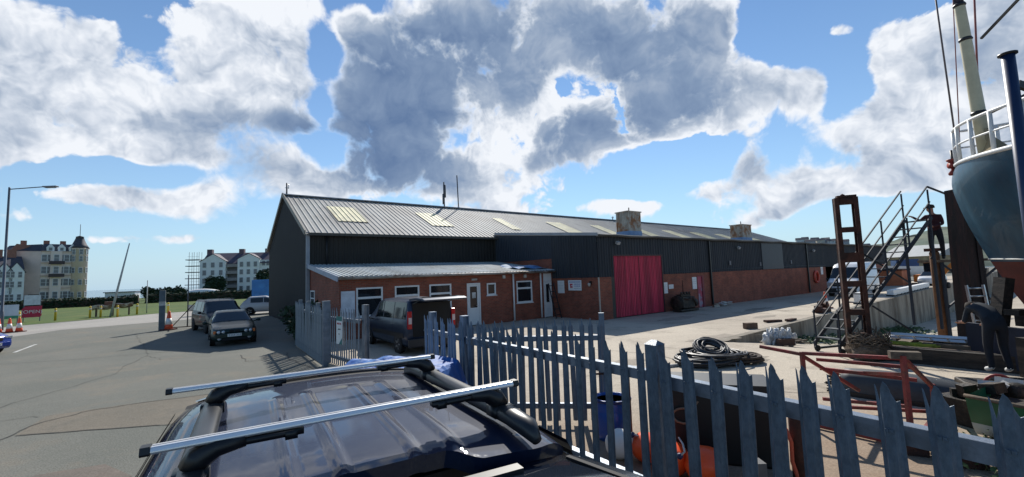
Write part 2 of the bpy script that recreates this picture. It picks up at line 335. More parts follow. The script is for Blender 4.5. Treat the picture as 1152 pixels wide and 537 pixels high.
# ------------------------------------------------------------------ ground
def ground_mat(name, c1, c2, c3, s1=.15, s2=.6, fine=60, rough=.92, fine_amt=.25, near=None):
    m = bpy.data.materials.new(name); m.use_nodes = True; nt = m.node_tree; N = nt.nodes; L = nt.links; b = N['Principled BSDF']; b.inputs['Roughness'].default_value = rough
    b.inputs['Specular IOR Level'].default_value = .3
    tc = N.new('ShaderNodeTexCoord'); v = tc.outputs['Object']
    def ns(sc, det=8, ro=.65, dist=0):
        n = N.new('ShaderNodeTexNoise'); n.inputs['Scale'].default_value = sc; n.inputs['Detail'].default_value = det; n.inputs['Roughness'].default_value = ro; n.inputs['Distortion'].default_value = dist; L.new(v, n.inputs['Vector']); return n.outputs[0]
    def mr(x, a, b_, c=0, d=1):
        n = N.new('ShaderNodeMapRange'); n.inputs[1].default_value = a; n.inputs[2].default_value = b_; n.inputs[3].default_value = c; n.inputs[4].default_value = d; L.new(x, n.inputs[0]); return n.outputs[0]
    def mix(f, a, b_):
        n = N.new('ShaderNodeMix'); n.data_type = 'RGBA'
        L.new(f, n.inputs[0])
        for i, q in ((6, a), (7, b_)):
            if isinstance(q, tuple): n.inputs[i].default_value = (*q, 1)
            else: L.new(q, n.inputs[i])
        return n.outputs[2]
    col = mix(mr(ns(s1, 6, .6, .5), .42, .58), c1, c2)
    col = mix(mr(ns(s2, 10, .7), .52, .66), col, c3)
    if near:
        sp = N.new('ShaderNodeSeparateXYZ'); L.new(v, sp.inputs[0])
        a = N.new('ShaderNodeMath'); a.operation = 'MULTIPLY_ADD'; L.new(ns(.5, 8, .7), a.inputs[0]); a.inputs[1].default_value = 7.0; L.new(sp.outputs[1], a.inputs[2])
        col = mix(mr(a.outputs[0], near[1], near[0]), col, near[2])
    f = mr(ns(fine, 3, .6), .3, .7, 1-fine_amt, 1+fine_amt); g = mr(ns(7, 8, .75), .3, .7, .9, 1.1)
    mu = N.new('ShaderNodeMath'); mu.operation = 'MULTIPLY'; L.new(f, mu.inputs[0]); L.new(g, mu.inputs[1])
    sc = N.new('ShaderNodeVectorMath'); sc.operation = 'SCALE'; L.new(col, sc.inputs[0]); L.new(mu.outputs[0], sc.inputs[3]); L.new(sc.outputs[0], b.inputs['Base Color'])
    bn = N.new('ShaderNodeBump'); bn.inputs['Strength'].default_value = .5; bn.inputs['Distance'].default_value = .012; L.new(ns(fine*1.3, 3), bn.inputs['Height']); L.new(bn.outputs[0], b.inputs['Normal'])
    return m
ASPH = ground_mat('worn_asphalt', (.135, .138, .118), (.165, .162, .138), (.185, .165, .13), .16, .5, 45, .9, .42)
ROADL = ground_mat('pale_road', (.33, .31, .28), (.28, .265, .24), (.36, .34, .30), .1, .5, 25)
PATCHM = ground_mat('asphalt_patch', (.155, .138, .108), (.18, .155, .12), (.13, .122, .10), .3, 1.1, 50, .9, .35)
YARD = ground_mat('concrete_yard_surface', (.48, .42, .335), (.40, .345, .275), (.28, .24, .19), .14, .5, 30, .92, .2, near=(9.0, 13.5, (.27, .195, .135)))
PAVB = ground_mat('brick_paving', (.165, .138, .115), (.14, .122, .103), (.185, .135, .108), .6, 2, 40)
GRASSM = ground_mat('mown_grass', (.075, .115, .022), (.055, .09, .02), (.12, .13, .035), .08, .3, 12, .95, .35)
def sheet(name, pts, z, mat, kind='structure', label=None):
    mb = MB(); mb.add([(p[0], p[1], z) for p in pts], [tuple(range(len(pts)))])
    o = mb.build(name, mat, fix=False); 
    me = o.data
    if me.polygons[0].normal.z < 0: me.flip_normals()
    return tag(o, kind=kind, label=label)
sheet('ground', [tuple(SP), slip_uv(0, 420), (400, -700), (-900, -700), (-900, 118), (60, 118), slip_uv(170, 0)], 0, ASPH)
mb = MB()
mb.grid(lambda a, b: (*slip_uv(170*a**1.6, 300*b**2), -3.4*(1-math.exp(-170*a**1.6/24))), 60, 30)
mb.build('slipway', YARD, kind='structure')
mb = MB(); mb.add([(-6000, -300, -3.7), (6000, -300, -3.7), (6000, 8000, -3.7), (-6000, 8000, -3.7)], [(0, 1, 2, 3)])
mb.build('sea', M('sea_water', (.06, .12, .17), .18, 0, .1, .05, .3, .4), kind='structure')
# concrete yard (ends on the slip line), lighter road, grass
yard = [slip_uv(0, 0), slip_uv(0, 60), (30, -20), (7.0, -6.0), (2.9, 2.3), (-1.3, 8.0), (-2.2, 10.4), (-4.0, 11.75), wp(-15.0, 3.72)[:2], wp(-1, 3.72)[:2], wp(-1, 0)[:2], wp(55, 0)[:2], wp(90, -2)[:2], slip_uv(110, 0)]
sheet('yard_concrete', yard, .004, YARD)
sheet('road', [(-60, 0), (-38, 19.5), (-29.8, 25.8), (-30.5, 29.6), (-27.9, 32.6), (-25.2, 35.6), (-22.3, 40), (-16, 60), (-18, 64), (-26, 56), (-31, 49.5), (-36, 44), (-37.3, 38.5), (-39.5, 33), (-48, 27), (-75, 6)], .004, ROADL)
sheet('grass', [(-75, 6.5), (-48, 27.5), (-39.8, 33.4), (-37.6, 38.7), (-36.3, 44.3), (-31.2, 49.8), (-26.2, 56.4), (-18.2, 64.4), (-10, 75), (20, 117), (-600, 117), (-600, 6.5)], .006, GRASSM)
sheet('asphalt_patch', [(-9.2, 8.2), (-9.9, 9.4), (-8.8, 10.1), (-6.4, 11.2), (-4.6, 12.2), (-2.6, 10.2), (-1.8, 8), (-5.4, 8.8), (-6.9, 8.5)], .004, PATCHM)
sheet('brick_paving', [(-7.4, 5.4), (-6.9, 6.45), (-6.2, 6.75), (-5.4, 6.3), (-6.0, 5.2)], .004, PAVB)
sheet('brick_paving', [(-6.4, 12.6), (-4.35, 11.3), (-3.2, 9.9), (-2.3, 9.4), (-2.8, 8.4), (-5.6, 10.6)], .008, PAVB)
mb = MB()
def strip(mb, pts, w, z):
    for a, b in zip(pts, pts[1:]):
        d = Vector((b[0]-a[0], b[1]-a[1])); n = Vector((-d.y, d.x)).normalized()*w/2
        mb.add([(a[0]-n.x, a[1]-n.y, z), (b[0]-n.x, b[1]-n.y, z), (b[0]+n.x, b[1]+n.y, z), (a[0]+n.x, a[1]+n.y, z)], [(0, 1, 2, 3)])
def wig(pts, k=6, a=.05):
    out = []
    for p, q in zip(pts, pts[1:]):
        for i in range(k):
            t = i/k; out.append((p[0]+(q[0]-p[0])*t+random.uniform(-a, a), p[1]+(q[1]-p[1])*t+random.uniform(-a, a)))
    out.append(pts[-1]); return out
for c in ([(-9.2, 8.0), (-9.5, 8.9), (-9.3, 9.6), (-8.7, 10.1), (-6.4, 11.2), (-4.6, 12.2)], [(-9.2, 8.2), (-6.9, 8.45), (-5.4, 8.8), (-3.4, 9.1)], [(-8.6, 16.6), (-7.7, 15.1), (-6.0, 13.2), (-5.4, 12.2), (-5.9, 11.2)],
          [(-7.6, 15.0), (-9.2, 15.1), (-10.2, 16.4)], [(-24, 15), (-16, 17), (-10, 20)]):
    strip(mb, wig(c), .028, .012)
mb.build('tar_seams', M('tar_seam', (.06, .058, .05), .85), kind='structure')
mb = MB()
strip(mb, [(-21.9, 19.3), (-23.9, 22.0)], .12, .009); strip(mb, [(-30, 19.6), (-22.6, 19.0)], .10, .009)
mb.build('road_marking', OFFW, kind='structure')
mb = MB()
for k in range(6):   # expansion joints of the yard
    strip(mb, [wp(3+k*6, -.3)[:2], wp(3+k*6, -5.5)[:2]], .03, .008)
strip(mb, [wp(-2, -4.3)[:2], wp(42, -4.3)[:2]], .03, .008)
mb.build('yard_joints', M('joint_grime', (.16, .135, .11), .95), kind='structure')
random.seed(77)
def blob(cx, cy, rx, ry, rot, n=22, j=.28):
    out = []
    for i in range(n):
        a = 2*math.pi*i/n; k = 1+random.uniform(-j, j); x = rx*k*math.cos(a); y = ry*k*math.sin(a); out.append((cx+x*math.cos(rot)-y*math.sin(rot), cy+x*math.sin(rot)+y*math.cos(rot)))
    return out
STN = ground_mat('oil_stained_concrete', (.30, .26, .21), (.24, .21, .17), (.36, .31, .25), .5, 2.2, 30)
mb = MB()
for (s_, t_, rx, ry) in ((2, -2.6, 1.5, .5), (5.2, -5.6, .9, .35), (9, -3.5, 1.6, .4), (14, -5.2, 1.0, .5), (-3, -7.5, 1.3, .6), (-6, -10, .8, .5), (20, -4.2, 2.2, .4), (-9, -8, 1.2, .4), (-10.5, -11.5, .6, .4)):
    p = wp(s_, t_); mb.add([(x, y, .0075) for x, y in blob(p[0], p[1], rx, ry, RB)], [tuple(range(22))])
mb.build('oil_stains', STN, kind='structure', fix=False)
mb = MB()
for c in ([(-22, 25.5), (-19, 22.3), (-14.5, 17.5), (-12.4, 13.6), (-11.6, 9)], [(-9.9, 9.4), (-12.2, 8.6), (-15, 8.9)], [(-14.2, 17), (-12.8, 16.1), (-11.3, 16.4)]): strip(mb, wig(c, 9, .09), .018, .0115)
mb.build('road_cracks', M('crack_grime', (.085, .083, .072), .9), kind='structure')
mb = MB()
for c in ([wp(-4, -7), wp(-1, -8.3), wp(3, -7.4)], [wp(6, -.4), wp(7.5, -3), wp(9.5, -6)], [wp(-8, -5), wp(-7, -8), wp(-8.5, -11)], [(4.2, 8.6), (5.4, 9.2), (7.6, 8.7)]): strip(mb, wig([p[:2] for p in c], 9, .07), .02, .0115)
mb.build('yard_cracks', M('joint_grime', (.16, .135, .11), .95), kind='structure')
# kerb beside the entrance gate
mb = MB(); 
for a, b in (((-8.9, 18.1), (-6.1, 14.2)), ((-6.1, 14.2), (-4.7, 12.3))): mb.bar((*a, .05), (*b, .05), .16, .12)
mb.build('kerb', M('kerb_stone', (.30, .25, .19), .9, 0, .2, 4), kind='structure')

# retaining wall between yard and slip
CW = M('stained_concrete', (.27, .24, .19), .92, 0, .22, 1.2, .4, 20, color2=(.13, .105, .075), stretch=(1.5, 1.5, .35), mixlo=.46, mixhi=.6)
mb = MB()
def wall_pt(u, l, z): x, y = slip_uv(u, l); return (x, y, z)
us = [0, 1, 2, 3, 4.5, 6, 8, 10, 13, 16, 20, 25, 30, 40, 55, 80, 120]
vs = []; 
for u in us:
    zb = -3.4*(1-math.exp(-u/24))-.15
    wob = .04*math.sin(u*1.7)
    vs += [wall_pt(u, -.30, zb), wall_pt(u, .02+wob, zb), wall_pt(u, wob*.6, .012), wall_pt(u, -.30, .012)]
fs = []
for i in range(len(us)-1):
    a = i*4; fs += [(a+1, a+5, a+6, a+2), (a+2, a+6, a+7, a+3)]
mb.add(vs, fs); o = mb.build('retaining_wall', CW)
tag(o, 'stained concrete retaining wall holding up the yard above the slipway', 'wall')

# ------------------------------------------------------------------ warehouse
WH = T('warehouse', 'long dark clad industrial shed with brick base and grey ribbed pitched roof', 'warehouse', (AX, AY, 0), RB)
S0, S1, TE, TR, TB = -13.6, 51.5, 9.8, 17.3, 24.9
def ridge_z(s): return 8.72 - .50*(s-S0)/(S1-S0)
EZ = 5.38
def ribbed(p0, p1, up, pitch, depth, nrm, ends=None, flat=.5):
    """ribbed sheet spanned by p0->p1 (across ribs) and the vector field up(t) giving the two ends of each rib line"""
    mb = MB(); p0 = Vector(p0); p1 = Vector(p1); L = (p1-p0).length; n = max(1, int(L/pitch)); nrm = Vector(nrm)
    vs = []; 
    prof = [(0, 0), (flat, 0), (flat+.12, 1), (.88, 1)]
    ts = []
    for i in range(n):
        for f, h in prof: ts.append(((i+f)/n, h))
    ts.append((1.0, 0))
    for t, h in ts:
        a, b = up(t); vs += [Vector(a)+nrm*h*depth, Vector(b)+nrm*h*depth]
    mb.add(vs, [(2*i, 2*i+2, 2*i+3, 2*i+1) for i in range(len(ts)-1)]); return mb
# front roof slope
def f_up(t):
    s = S0-.15 + (S1-S0+.3)*t; return (s, TE-.25, EZ-.11), (s, TR, ridge_z(s))
rn = Vector((0, -(8.5-EZ), (TR-TE))).normalized()
ribbed((S0-.15, 0, 0), (S1+.15, 0, 0), f_up, .33, .032, rn, flat=.62).build('roof', ROOFM, WH, fix=False)
def b_up(t):
    s = S0-.15 + (S1-S0+.3)*t; return (s, TR, ridge_z(s)), (s, TB+.25, EZ-.11)
ribbed((S0-.15, 0, 0), (S1+.15, 0, 0), b_up, .66, .045, Vector((0, .4, .9)), flat=.6).build('rear_roof', ROOFM, WH, fix=False)
mb = MB(); mb.bar((S0-.18, TR, ridge_z(S0)+.05), (S1+.18, TR, ridge_z(S1)+.05), .5, .07); mb.build('ridge_cap', FASC, WH)
mb = MB()
for (a, b) in (((S0-.17, TE-.3, EZ-.06), (S0-.17, TR, ridge_z(S0)+.06)), ((S0-.17, TR, ridge_z(S0)+.06), (S0-.17, TB+.3, EZ-.06))): mb.bar(a, b, .06, .26)
mb.build('verge_trim', M('verge_trim', (.23, .21, .17), .6), WH)
mb = MB(); mb.box(((S0-1.0)/2, TE-.33, EZ-.13), (abs(S0+1.0), .14, .15)); mb.build('gutter', M('dark_gutter', (.06, .055, .045), .6), WH)
# rooflights: panels laid on the front slope
def slope_pt(s, t, off=0):
    z = EZ + (ridge_z(s)-EZ)*(t-TE)/(TR-TE); return (s+rn.x*off, t+rn.y*off, z+rn.z*off)
for (s, w, t0, t1) in ((-11.4, 1.9, 11.9, 15.1), (-5.0, 1.75, 11.8, 14.9), (2.0, .85, 11.7, 14.75), (7.85, 1.85, 11.45, 14.57), (13.55, 1.3, 11.5, 14.4), (19.4, 1.5, 11.4, 14.3), (24.9, 1.7, 11.0, 14.0), (30.2, 1.85, 10.9, 13.8), (35.5, 1.7, 11.0, 13.6), (41.5, 1.7, 11.0, 13.6)):
    n_ = max(2, round(w/.33)); mb = MB(); vs = []
    for i in range(n_):
        for f, h in ((0.02, 0), (.60, 0), (.74, 1), (.88, 1)):
            ss = s+w*(i+f)/n_; vs += [slope_pt(ss, t0, .055+.03*h), slope_pt(ss, t1, .055+.03*h)]
    ss = s+w; vs += [slope_pt(ss, t0, .055), slope_pt(ss, t1, .055)]
    mb.add(vs, [(2*i, 2*i+2, 2*i+3, 2*i+1) for i in range(len(vs)//2-1)]); mb.build('rooflight', SKYL, WH, fix=False)
# walls of the main hall
def v_rib(s0, t0, s1, t1, zlo, zhi, pitch, depth, nrm):
    """vertical ribbed cladding from (s0,t0) to (s1,t1); zlo/zhi are numbers or functions of parameter"""
    lo = zlo if callable(zlo) else (lambda t: zlo); hi = zhi if callable(zhi) else (lambda t: zhi)
    return ribbed((s0, t0, 0), (s1, t1, 0), lambda t: ((s0+(s1-s0)*t, t0+(t1-t0)*t, lo(t)), (s0+(s1-s0)*t, t0+(t1-t0)*t, hi(t))), pitch, depth, nrm, flat=.5)
v_rib(S0, TE, -1.0, TE, 2.4, EZ-.02, .25, .035, (0, -1, 0)).build('front_cladding', CLADB, WH, fix=False)
mb = MB(); mb.b2((S0+.05, TE+.05, 0), (S1, TE+.25, 5.2)); mb.b2((S1-.2, TE, 0), (S1, TB, 5.2)); mb.b2((S0+.1, TB-.2, 0), (S1, TB, 5.2))
mb.slab([(TE, 5.15), (TB, 5.15), (TR, 8.1)], 'X', S1-.18, S1-.05)
mb.build('wall', CLADG, WH)
def g_hi(t):
    tt = TE+(TB-TE)*t; return EZ + (ridge_z(S0)-EZ)*(1-abs(tt-TR)/(TR-TE if tt < TR else TB-TR))
v_rib(S0, TE, S0, TB, 0.02, g_hi, .25, .03, (-1, 0, 0)).build('gable_cladding', CLADG, WH, fix=False)
mb = MB(); mb.b2((S0-.06, TE-.10, 0), (S0+.12, TE+.04, EZ)); mb.build('corner_trim', FASC, WH)
mb = MB(); mb.tube((-12.6, TE-.12, 3.3), (-12.6, TE-.12, EZ-.1), .05); mb.build('downpipe', BLACK, WH)
# lean-to extension along the front
XE = 50.0; EF = 4.62; EB = 5.55
mb = MB()
mb.add([(-1.0, -.12, EF+.03), (XE, -.12, EF-.08), (XE, TE+.3, EB-.15), (-1.0, TE+.3, EB+.02), (-1.0, -.12, EF-.1), (XE, -.12, EF-.2), (XE, TE+.3, EB-.3), (-1.0, TE+.3, EB-.12)],
       [(0, 1, 2, 3), (4, 7, 6, 5), (0, 4, 5, 1), (1, 5, 6, 2), (2, 6, 7, 3), (3, 7, 4, 0)])
mb.build('lean_to_roof', ROOFM, WH)
mb = MB(); mb.path([(-1.0+(XE+1)*i/40, -.19, EF-.06+.03*math.sin(i*1.9)-.10*i/40) for i in range(41)], .075, 8); mb.build('gutter', M('dark_gutter', (.06, .055, .045)), WH)
mb = MB(); mb.bar((-1.07, -.15, EF+.02), (-1.07, TE, EB+.06), .05, .16); mb.build('verge_trim', FASC, WH)
# front brickwork with openings left for the doors
mb = MB()
BH = 2.3
for (p_a, p_b) in (((-1.0, 0, 0), (.02, .22, BH)), ((4.72, 0, 0), (8.40, .22, BH)), ((8.40, 0, 2.12), (9.22, .22, BH)), ((9.22, 0, 0), (30.6, .22, BH)), ((42.5, 0, 0), (XE, .22, BH+.05)), ((-1.0, .22, 0), (-.78, 3.7, BH)), ((-1.0, 3.7, 0), (-.78, TE, 3.55))):
    MB().b2(p_a, p_b).build('brick_wall', BRICK, WH)

mb = MB(); mb.b2((-1.02, -.03, 0), (-.96, .03, BH)); mb.build('brick_corner_trim', M('pale_trim', (.42, .36, .30), .7), WH)
def sl_hi(t): return EF-.05 + (EB-EF)*t
v_rib(-.98, 0, .25, 0, BH, EF-.05, .2, .035, (0, -1, 0)).build('cladding', CLAD, WH, fix=False)
v_rib(.25, -.01, 4.75, -.01, 3.5, EF-.05, .25, .035, (0, -1, 0)).build('cladding', CLAD, WH, fix=False)
v_rib(4.75, 0, XE, 0, BH, lambda t: EF-.05-.1*t, .25, .035, (0, -1, 0)).build('cladding', CLAD, WH, fix=False)
v_rib(-1.02, 0, -1.02, 3.72, BH+.0, lambda t: EF-.06+(EB-EF)*t*3.72/TE, .2, .035, (-1, 0, 0)).build('side_cladding', CLAD, WH, fix=False)
v_rib(-1.02, 3.72, -1.02, TE, 3.5, lambda t: EF-.06+(EB-EF)*(3.72+(TE-3.72)*t)/TE, .2, .03, (-1, 0, 0)).build('side_cladding', M('blue_cladding', (.013, .021, .034), .5, 0, .2, 1.2, stretch=(3, 3, .35)), WH, fix=False)
mb = MB(); mb.b2((17.7, -.05, BH+.02), (21.4, -.075, EF-.2)); mb.build('cladding_patch', M('newer_cladding', (.018, .024, .034), .5), WH)
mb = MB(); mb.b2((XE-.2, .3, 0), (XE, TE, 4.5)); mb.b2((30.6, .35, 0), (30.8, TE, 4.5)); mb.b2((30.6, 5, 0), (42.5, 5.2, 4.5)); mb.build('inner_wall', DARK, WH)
mb = MB(); mb.b2((.02, .3, 0), (4.72, .5, 3.5)); mb.b2((.02, 0.0, 0), (.28, .3, 3.5)); mb.build('door_surround', M('dark_surround', (.05, .045, .035), .7), WH)
# roller door: corrugated red sheet
dr = ribbed((.3, .06, 0), (4.66, .06, 0), lambda t: ((.3+4.36*t, .06, .04), (.3+4.36*t, .06, 3.45)), .145, .04, (0, -1, 0), flat=.45).build('door', DOORR, WH, fix=False)
dr['label'] = 'tall faded red corrugated door'
mb = MB(); mb.b2((.26, -.03, 3.45), (4.76, .1, 3.53)); mb.b2((4.66, -.02, 0), (4.74, .25, 3.45)); mb.b2((2.47, -.0, .05), (2.49, .03, 3.4)); mb.build('door_frame', M('dark_frame', (.06, .025, .025), .6), WH)
pd = MB().b2((8.46, .04, .02), (9.02, .10, 2.05)).build('pedestrian_door', M('pink_red_door', (.40, .06, .10), .6, 0, .2, 3, color2=(.30, .28, .34), mixlo=.5, mixhi=.6), WH)
pd['label'] = 'narrow faded pink personnel door'
mb = MB(); mb.b2((8.40, -.02, 0), (8.46, .14, 2.12)); mb.b2((9.02, -.02, 0), (9.22, .14, 2.12)); mb.b2((8.46, -.02, 2.05), (9.02, .14, 2.12)); mb.build('door_frame', M('maroon_frame', (.20, .035, .04), .6), WH)
for s in (9.98, 26.2): MB().b2((s, -.14, .1), (s+.13, -.04, EF-.15)).build('downpipe', BLACK, WH)
for (s, z) in ((.45, 4.17), (13.83, 4.0), (27.49, 3.85)):
    f = MB().box((s, -.24, z), (.24, .16, .16), 0, Matrix.Rotation(.5, 3, 'X')).build('floodlight', M('lamp_grey', (.35, .35, .35), .4), WH)
    MB().bar((s, -.04, z-.08), (s, -.22, z-.02), .04).build('bracket', BLACK, f)
for (s_, z_) in ((12.6, 2.75), (17.2, 2.6), (22.8, 2.7)):
    MB().b2((s_, -.10, z_), (s_+.22, -.035, z_+.3)).build('junction_box', M('box_grey', (.12, .12, .13), .6), WH)
MB().path([(4.8, -.05, 2.42), (9.0, -.05, 2.40), (12.6, -.05, 2.5), (17.2, -.05, 2.46), (22.8, -.05, 2.5), (30.5, -.05, 2.44)], .018, 5).build('cable', BLACK, WH)
# extract cowls: rusty square housings standing on the lean-to roof
for (s, z0, z1) in ((5.5, 5.0, 6.6), (20.9, 4.9, 6.3)):
    v = T('roof_vent', 'rusty square extractor housing nearer the red door, on the roof edge' if s < 10 else 'smaller rusty square extractor housing further along the roof edge', 'roof vent', wp(s, 3.0, z0), RB, 'extractor housings on the roof')
    w = 1.35 if s < 10 else 1.7
    mb = MB()
    for i in range(8):
        for sg in (-1, 1):
            mb.box((-w/2+w*(i+.5)/8, sg*.5, (z1-z0)/2), (w/8-.03, .05, z1-z0)); mb.box((sg*w/2, -.5+1.0*(i+.5)/8, (z1-z0)/2), (.05, 1.0/8-.03, z1-z0))
    mb.b2((-w/2+.03, -.47, .05), (w/2-.03, .47, z1-z0-.06)); mb.build('housing', RUSTL, v)
    MB().box((0, 0, .08), (w+.06, 1.06, .38)).build('base_flashing', M('blue_flashing', (.14, .24, .40), .6, 0, .2, 3), v)
    MB().b2((-w/2-.06, -.56, z1-z0-.04), (w/2+.06, .56, z1-z0+.03)).build('lid', RUSTL, v)
    MB().tube((.1, 0, z1-z0), (.1, 0, z1-z0+.35), .035).build('spigot', RUST, v)
# aerials on the ridge
def aerial(px_s, z1, thick, label):
    a = T('aerial', label, 'aerial', wp(px_s, TR, ridge_z(px_s)), RB, 'aerials on the warehouse ridge')
    MB().tube((0, 0, 0), (0, 0, z1), .05 if thick != 1 else .06, 8).build('mast', M('aerial_grey', (.05, .05, .055), .5), a); return a
a = aerial(-1.2, 2.25, 1, 'stubby aerial with thick cylindrical antennas, left of the tall thin pole on the ridge')
MB().tube((.05, 0, .9), (.05, 0, 2.0), .12).tube((-.06, 0, .3), (-.06, 0, 1.2), .10).build('antenna', M('antenna_dark', (.07, .07, .075), .5), a)
a = aerial(.2, 3.0, 0, 'tall thin plain pole leaning slightly on the warehouse ridge'); a.rotation_euler = (0, -.03, RB)
MB().lathe([(.09, 0), (.09, .15), (.05, .2)], 10).build('foot', FASC, a)
a = aerial(-13.5, .9, 0, 'short forked aerial at the gable end of the ridge')
MB().bar((-.12, 0, .55), (.12, 0, .55), .04).tube((.12, 0, .5), (.12, 0, .8), .03).build('antenna', ALU, a)
a = aerial(20.5, .35, 0, 'tiny cowl halfway along the ridge'); MB().lathe([(.1, .3), (.16, .34), (.05, .5)], 10).build('cap', WHITE, a)
# wall signs
def board(name, label, cat, s, t, z, w, h, rz, mat, group=None):
    b = T(name, label, cat, wp(s, t, z), RB+rz, group); MB().box((0, 0, 0), (w, .03, h)).build('panel', mat, b); return b
TXTK = M('print_black', (.03, .03, .04), .6); TXTR = M('print_red', (.5, .02, .05), .6); TXTB = M('print_blue', (.05, .08, .3), .6)
def lines(b, w, h, rows, mat, x0=0, n=1, thick=.02, y=-.018):
    mb = MB()
    for r_ in rows:
        k = 0; x = -w/2+x0
        while x < w/2-.04:
            l = random.uniform(.03, .10)*max(1, w); l = min(l, w/2-.03-x)
            mb.box((x+l/2, y, h*r_), (l, .004, thick)); x += l+.025*max(1, w)
    return mb.build('lettering', mat, b)
b = board('notice_board', 'tall blank white notice left of the red and blue sign on the brick return', 'sign', -1.04, 2.97, 1.79, .55, .74, -math.pi/2, WHITE); lines(b, .5, .7, [.35, .1, -.1], FASC, .05, thick=.012)
b = board('wall_sign', 'wide white sign with a red emblem on the brick return wall', 'sign', -1.04, 1.80, 1.88, 1.05, .58, -math.pi/2, WHITE)
lines(b, 1.0, .5, [.38], TXTB, .06, thick=.05); lines(b, 1.0, .5, [.14, -.08], TXTB, .45, thick=.045); lines(b, 1.0, .5, [-.33], FASC, .45, thick=.03)
MB().box((-.28, -.018, .05), (.22, .004, .08)).box((-.34, -.018, -.07), (.07, .004, .16)).box((-.23, -.018, -.09), (.10, .004, .12)).build('emblem', TXTR, b)
b = board('notice_board', 'narrow upright white notice just right of the tall red door', 'sign', 4.90, -.03, 1.47, .34, .68, 0, WHITE); lines(b, .3, .6, [.3, .1, -.1, -.3], FASC, .03, thick=.012)
b = board('notice_board', 'small landscape white notice beside the narrow upright one', 'sign', 5.45, -.03, 1.52, .48, .26, 0, WHITE); lines(b, .42, .2, [.2, -.2], FASC, .03, thick=.012)
b = board('notice_board', 'tall white notice beside the pink personnel door', 'sign', 8.05, -.03, 1.64, .48, .78, 0, WHITE); lines(b, .42, .7, [.35, .15, -.05], FASC, .03, thick=.012)
b = board('notice_board', 'white notice at the far end of the brick wall, right of the lifebuoy', 'sign', 29.55, -.03, 1.95, .5, .7, 0, WHITE); lines(b, .42, .6, [.3, .1], TXTR, .03, thick=.03)
wl = T('wall_lantern', 'small dark lantern on the brick return beside the tall red door', 'wall light', wp(-1.05, .55, 1.95), RB-math.pi/2)
MB().box((0, -.02, .06), (.12, .06, .2)).build('bracket', BLACK, wl); MB().lathe([(.05, -.12), (.09, .0), (.06, .06)], 10, (0, -.12, 0)).build('lamp_glass', OFFW, wl)
lb = T('lifebuoy', 'red lifebuoy ring hanging on the far end of the brick wall', 'lifebuoy', wp(28.0, -.10, 1.42), RB)
MB().path([(.42*math.cos(q*math.pi/10), 0, .5*math.sin(q*math.pi/10)) for q in range(20)], .10, 8, True).build('ring', M('lifebuoy_red', (.55, .06, .03), .5), lb)
MB().path([(.5*math.cos(q*math.pi/10), -.02, .58*math.sin(q*math.pi/10)) for q in range(20)], .015, 5, True).build('grab_rope', OFFW, lb)

# ------------------------------------------------------------------ brick annex
AF = 3.75; A0, A1 = -13.45, -1.05
AN = T('brick_annex', 'single storey red brick office annex with white windows and pale ribbed lean-to roof', 'annex', wp(0, 0), RB)
holes = [(-12.72, -11.5, .95, 2.27), (-10.92, -9.68, .95, 2.27), (-9.14, -7.92, .95, 2.27), (-7.0, -6.18, .02, 2.24), (-5.75, -5.17, 1.55, 2.2), (-3.75, -2.62, 1.0, 2.24), (-1.74, -1.12, .02, 2.62)]
mb = MB(); x = A0
for (a, b_, z0, z1) in holes:
    mb.b2((x, AF, 0), (a, AF+.25, 2.7))
    if z0 > .1: mb.b2((a, AF, 0), (b_, AF+.25, z0))
    mb.b2((a, AF, z1), (b_, AF+.25, 2.7)); x = b_
mb.b2((x, AF, 0), (A1, AF+.25, 2.7))
mb.slab([(AF+.25, 0), (9.75, 0), (9.75, 3.38), (AF+.25, 2.72)], 'X', A0, A0+.25)
mb.build('wall', BRICK, AN)
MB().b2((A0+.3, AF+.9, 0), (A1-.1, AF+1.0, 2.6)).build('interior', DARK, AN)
def a_up(t):
    s = A0-.12+(A1-A0+.2)*t; return (s, AF-.28, 2.79), (s, TE-.04, 3.56)
ribbed((A0-.12, 0, 0), (A1+.08, 0, 0), a_up, .22, .035, Vector((0, -.12, .99)), flat=.5).build('roof', ROOFL, AN, fix=False)
mb = MB(); mb.b2((A0-.1, AF-.22, 2.66), (A1, AF-.01, 2.77)); mb.build('soffit', OFFW, AN)
mb = MB(); mb.path([(A0-.1, AF-.33, 2.74), (A1, AF-.33, 2.72)], .06, 8); mb.build('gutter', M('grimy_gutter', (.42, .38, .33), .6, 0, .3, 2, color2=(.16, .10, .06)), AN)
mb = MB(); mb.bar((A0-.14, AF-.3, 2.70), (A0-.14, TE-.05, 3.49), .05, .24); mb.build('verge_board', M('blue_grey_board', (.30, .34, .42), .5), AN)
def window(par, s0, s1, z0, z1, transom=None, mull=None, t=AF, mat=WHITE):
    w = T('window', None, None); w.parent = par; w.location = (0, 0, 0)
    f = MB(); k = .075
    f.b2((s0, t-.02, z0), (s1, t+.06, z0+k)); f.b2((s0, t-.02, z1-k), (s1, t+.06, z1)); f.b2((s0, t-.02, z0+k), (s0+k, t+.06, z1-k)); f.b2((s1-k, t-.02, z0+k), (s1, t+.06, z1-k))
    if transom: f.b2((s0+k, t-.018, transom-.05), (s1-k, t+.055, transom+.05))
    if mull: f.b2((mull-.035, t-.017, z0+k), (mull+.035, t+.05, (transom or z1)-k))
    f.build('frame', mat, w); MB().b2((s0+k, t+.03, z0+k), (s1-k, t+.04, z1-k)).build('glass', GLASS, w)
    MB().b2((s0-.05, t-.07, z0-.05), (s1+.05, t+.0, z0-.003)).build('sill', mat, w)
for (a, b_, z0, z1) in holes[:3]: window(AN, a, b_, z0, z1, z1-.47)
window(AN, *holes[4]); window(AN, *holes[5], holes[5][3]-.42)
